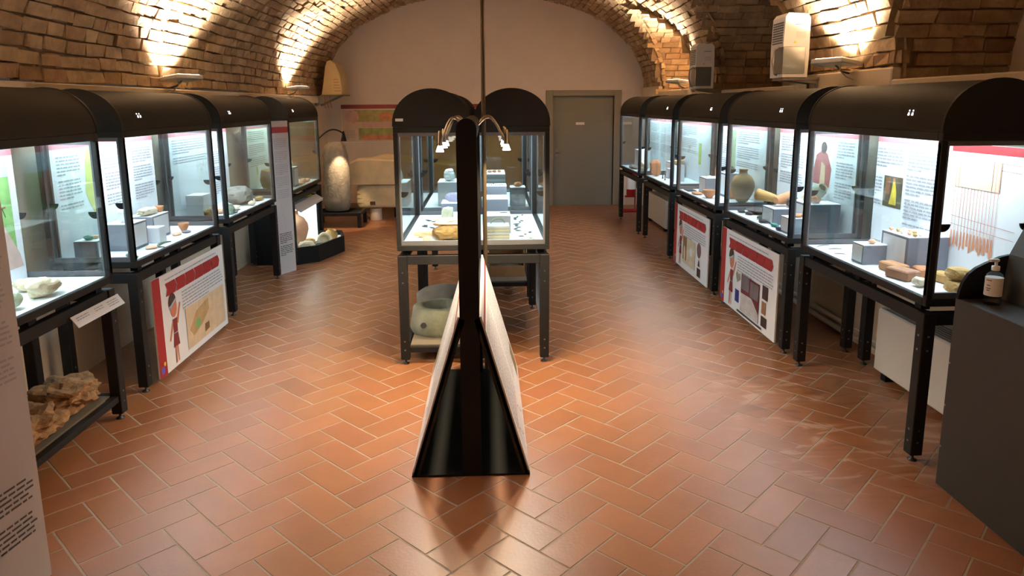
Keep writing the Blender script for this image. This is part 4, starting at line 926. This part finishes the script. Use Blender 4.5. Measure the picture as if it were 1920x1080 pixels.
# ------------------------------------------------------------------ heaters, pipes, extinguisher
def heater(label, x, y0, y1, h):
    t = thing('fan_heater', label, 'heater', (x, (y0+y1)/2, 0)); L = (y1-y0)/2
    MB().box((-.11, -L, .05), (.11, L, h), M('heater_white', srgb(214, 208, 200), .5), .01).build('casing', t)
    gm = MB()
    for k in range(6): gm.box((-.09+.03*k, -L+.06, h), (-.075+.03*k, L-.06, h+.004), FRAMEG)
    gm.build('grille', t)['kind'] = 'stuff'
    for s in (-1, 1): MB().box((-.1, s*(L-.12)-.03, 0), (.1, s*(L-.12)+.03, .05), BLACK2).build('foot', t)
heater('white fan heater on the floor behind the loom showcase legs', 2.97, 3.75, 4.9, .52)
heater('cream fan heater on the floor under the relief showcase', 2.91, 10.87, 12.18, .5)
for z, r, n in ((.06, .022, 'lower'), (.13, .018, 'upper')):
    o = MB().tube([(3.06, 4.95, z), (3.06, 9.5, z)], r, M('pipe_white', srgb(206, 196, 180), .5), 10).build('heating_pipe'); tag(o, n+' white heating pipe running along the foot of the right wall', 'pipe', 'heating pipes')
o = MB().tube([(3.07, 5.35, .9), (3.06, 5.34, .6), (3.03, 5.38, .35), (3.06, 5.42, .2)], .006, BLACK2, 6).build('power_cable'); tag(o, 'black power cable hanging on the wall below the loom showcase', 'cable')
ex = thing('fire_extinguisher', 'red fire extinguisher with white label behind the relief showcase legs', 'extinguisher', (2.7, 13.1, .3))
RD = M('extinguisher_red', srgb(190, 30, 34), .35, coat=.3)
MB().lathe([(.06, 0), (.085, .015), (.085, .42), (.06, .5), (.03, .53)], RD, 22).build('cylinder', ex)
MB().lathe([(.086, .13), (.086, .36)], PAPER, 22).build('label', ex)
vm = MB(); vm.lathe([(.02, .53), (.02, .58)], IRON, 12); vm.build('valve', ex)
MB().tube([(0, 0, .57), (.06, -.02, .6), (.11, 0, .5), (.11, 0, .15)], .01, BLACK2, 8).build('hose', ex)
MB().box((-.03, -.05, .58), (.03, .02, .6), RD).build('handle', ex)
fs_ = thing('extinguisher_stand', 'red tubular floor stand below the fire extinguisher', 'stand', (2.7, 13.1, 0))
MB().tube([(-.17, -.15, .025), (.15, -.15, .025), (.17, .1, .025), (-.14, .1, .025), (-.17, -.15, .025)], .016, RD, 8).build('foot_ring', fs_)
MB().tube([(.1, .1, .03), (.1, .1, .9)], .014, RD, 8).build('upright', fs_)
MB().box((-.1, .02, .27), (.1, .1, .298), RD).build('carrier', fs_)

# ------------------------------------------------------------------ dehumidifiers and air unit
def dehum(label, x, y, z, rz):
    t = thing('dehumidifier', label, 'dehumidifier', (x, y, z), rz, 'dehumidifiers on wall brackets')
    wh = M('appliance_white', srgb(232, 226, 222), .4)
    pr = [(-.115, 0), (.115, 0), (.12, .2), (.115, .52), (.09, .555), (-.085, .565), (-.112, .53), (-.12, .3)]
    MB().prism(pr, 'y', -.14, .14, wh).build('body', t)
    MB().box((-.122, -.146, .03), (.085, .05, .27), M('tank_grey', srgb(96, 98, 98), .15, coat=.4), .004).build('water_tank', t)
    gr = MB()
    for k in range(9):
        zz = .3+.022*k; sx = -.121+.0005*k
        gr.box((sx-.003, -.11, zz), (sx+.002, .11, zz+.012), FRAMEG)
    gr.build('side_grille', t)['kind'] = 'stuff'
    MB().box((-.02, -.1415, .46), (.075, -.139, .466), FRAMEG).build('handle_slot', t)
    MB().prism([(-.03, .3), (.0, .3), (-.015, .325)], 'y', -.1425, -.139, flat('warning_yellow', 226, 190, 40)).build('warning_sticker', t)
    MB().box((-.01, -.1415, .345), (.08, -.139, .4), M('panel_grey', srgb(214, 208, 206), .4)).build('control_panel', t)
    MB().tube([(-.12, -.05, .27), (-.17, -.05, .24), (-.18, -.05, .14), (-.15, -.05, .03), (-.08, .02, .012), (.1, .13, .0)], .008, M('hose_grey', srgb(150, 140, 126), .6), 8).build('drain_hose', t)
    b = thing('wall_bracket', 'steel shelf bracket under the '+label.split(' dehum')[0]+' dehumidifier', 'bracket', (x, y, z-.03), rz, 'wall brackets')
    MB().box((-.1, -.12, .005), (.26, .12, .028), STEEL).build('shelf_plate', b)
    for s in (-.1, .08):
        MB().prism([(-.06, .005), (.24, .005), (.24, -.16), (.22, -.16), (.22, -.03)], 'y', s, s+.02, STEEL).build('arm', b)
dehum('brightly lit white dehumidifier near the silver floodlight', 2.80, 6.6, 2.23, 0)
dehum('shaded grey-looking white dehumidifier farther along the right ledge', 2.80, 9.3, 2.19, 0)
ac = thing('air_unit', 'old beige air unit with bulging front high in the left back corner', 'air unit', (-2.76, 13.35, 2.2))
pr = [(-.18, 0), (.18, 0), (.18, .1), (.15, .36), (.08, .54), (.0, .6), (-.06, .58), (-.1, .46), (-.14, .2)]
MB().prism(pr, 'y', -.35, .35, M('beige_plastic', srgb(196, 170, 122), .5, var=.08, scale=4), True).build('casing', ac)
for k in range(5): MB().box((.04, -.352, .06+.05*k), (.16-.008*k, -.35, .07+.05*k), BRN).build('slot', ac)
MB().box((-.21, -.36, -.02), (.19, .36, 0), M('tray_olive', srgb(110, 104, 70), .6)).build('tray', ac)
for s in (-.25, .2): MB().prism([(-.338, -.02), (.1, -.02), (-.3, -.2), (-.338, -.2)], 'y', s, s+.025, STEEL).build('bracket', ac)
for k in range(3): MB().tube([(-.05-.05*k, -.3, -.02), (-.06-.04*k, -.31, -.1), (-.02-.06*k, -.3, -.24)], .006, BRN, 6).build('cable', ac)

# ------------------------------------------------------------------ stones at the far end
tb = thing('low_stand', 'low black metal stand carrying the tall milestone', 'stand', (-2.5, 11.95, 0))
for a, b in (((-.4, -.3, .2), (.4, -.24, .25)), ((-.4, .24, .2), (.4, .3, .25)), ((-.4, -.24, .2), (-.34, .24, .25)), ((.34, -.24, .2), (.4, .24, .25))): MB().box(a, b, BLACK).build('rail', tb)
for sx in (-1, 1):
    for sy in (-1, 1): MB().box((sx*.37-.03, sy*.27-.03, 0), (sx*.37+.03, sy*.27+.03, .2), BLACK).build('leg', tb)
MB().box((-.34, -.24, .215), (.34, .24, .235), BLACK2).build('top_plate', tb)
st = MB(); st.lathe([(.1, 0), (.2, .02), (.235, .2), (.23, .6), (.215, .95), (.17, 1.1), (.08, 1.16)], stone('milestone_grey', 150, 140, 128, .3, .9, 8), 30, wob=.14)
so = st.build('milestone'); so.location = (-2.53, 11.95, .25); tag(so, 'tall rough grey milestone lit by a gooseneck lamp on a low stand', 'milestone')
gl = thing('gooseneck_lamp', 'black gooseneck lamp arching from the shell showcase over the milestone', 'lamp', (-2.46, 10.43, 1.5))
pts = [(0, 0, 0)]+[(.02+.17*math.sin(a), .05+.62*t, .1*math.sin(a*1.1)) for t, a in ((i/10, i/10*2.4) for i in range(1, 11))]
pts = [(-.02+.18*t, .02+1.1*t, .0+.14*math.sin(PI*t*.86)) for t in [i/12 for i in range(13)]]
MB().tube(pts, .012, BLACK2, 8).build('arm', gl)
e = Vector(pts[-1])
MB().lathe([(.012, .1), (.02, .06), (.045, -.05), (.05, -.06), (.04, -.055)], BLACK2, 16, T(e.x, e.y, e.z-.06)).build('shade', gl)
MB().box((-.03, -.012, -.05), (.02, .03, .03), BLACK2).build('clamp', gl)
ld = bpy.data.lights.new('stone_spot', 'SPOT'); ld.energy = 60; ld.color = (1, .72, .42); ld.spot_size = 1.1; ld.spot_blend = .5; ld.shadow_soft_size = .02
lo = bpy.data.objects.new('lamp_beam', ld); COL.objects.link(lo); lo.parent = gl; lo.location = (e.x, e.y, e.z-.14); lo.rotation_euler = Vector((-.12, .28, -1)).to_track_quat('-Z', 'Y').to_euler()
# sarcophagus
SG = thing('sarcophagus', 'pale travertine sarcophagus with a reclining lid on round blocks', 'sarcophagus', (0, 12.35, 0))
def rough_box(a, b, mt, seed, n=9, amp=.012):
    mb = MB(); x0, y0, z0 = a; x1, y1, z1 = b
    vs, fs = ICO[4]; out = []
    c = Vector(((x0+x1)/2, (y0+y1)/2, (z0+z1)/2)); hs = Vector(((x1-x0)/2, (y1-y0)/2, (z1-z0)/2))
    for p in vs:
        p = Vector(p); q = p/max(abs(p.x), abs(p.y), abs(p.z)); q = q.lerp(p*1.25, .06)
        w = Vector((q.x*hs.x, q.y*hs.y, q.z*hs.z)); dd = noise.noise(w*5+Vector((seed, 0, 0)))*amp*2
        out.append(c+w+p*dd)
    mb.add(out, fs, mt, True); return mb
rough_box((-2.29, -.02, .232), (-.35, .75, .645), TRAV, 1).build('chest', SG)
lp = [(-2.37, .65), (-.3, .65), (-.3, .92), (-.5, .98), (-1.1, 1.04), (-1.6, 1.08), (-2.0, 1.1), (-2.25, 1.09), (-2.36, 1.04), (-2.4, .96), (-2.41, .72)]
lid = MB(); nn = len(lp); YS = [-.06, -.03, .2, .45, .7, .78]; sc = [.93, 1, 1, .98, .94, .85]
for j in range(len(YS)-1):
    q = [(x, YS[jj], .65+(z-.65)*sc[jj]+.02*noise.noise(Vector((x*3, YS[jj]*4, z)))) for jj in (j, j+1) for x, z in lp]
    lid.add(q, [(i, (i+1) % nn, nn+(i+1) % nn, nn+i) for i in range(nn)], TRAV, False)
lid.add([(x, YS[0], .65+(z-.65)*sc[0]) for x, z in lp], [tuple(range(nn))], TRAV); lid.add([(x, YS[-1], .65+(z-.65)*sc[-1]) for x, z in lp], [tuple(range(nn-1, -1, -1))], TRAV)
lido = lid.build('lid', SG)
rl = MB().tube([(-2.1, .3, .98), (-1.8, .32, 1.0), (-1.3, .35, .97), (-.8, .38, .93), (-.45, .4, .9)], [.1, .16, .14, .12, .08], TRAV, 12); rl.build('reclining_relief', lido)
MB().box((-2.05, -.032, .29), (-1.96, -.0, .35), DK).build('socket_hole', SG)
for x in (-1.98, -.75):
    o = MB().lathe([(.1, 0), (.105, .01), (.105, .2), (.1, .213)], M('support_white', srgb(222, 206, 190), .7), 24).build('support_block', loc=(x, 12.5, 0)); tag(o, 'white round support block under the '+('head' if x < -1.5 else 'foot')+' end of the sarcophagus', 'block', 'support blocks under the sarcophagus')
for x in (-1.55, -.4):
    o = MB().box((-.14, -.1, 0), (.14, .1, .213), BLACK2).build('support_beam', loc=(x, 12.85, 0)); tag(o, 'dark support beam under the rear of the sarcophagus', 'block', 'dark beams under the sarcophagus')
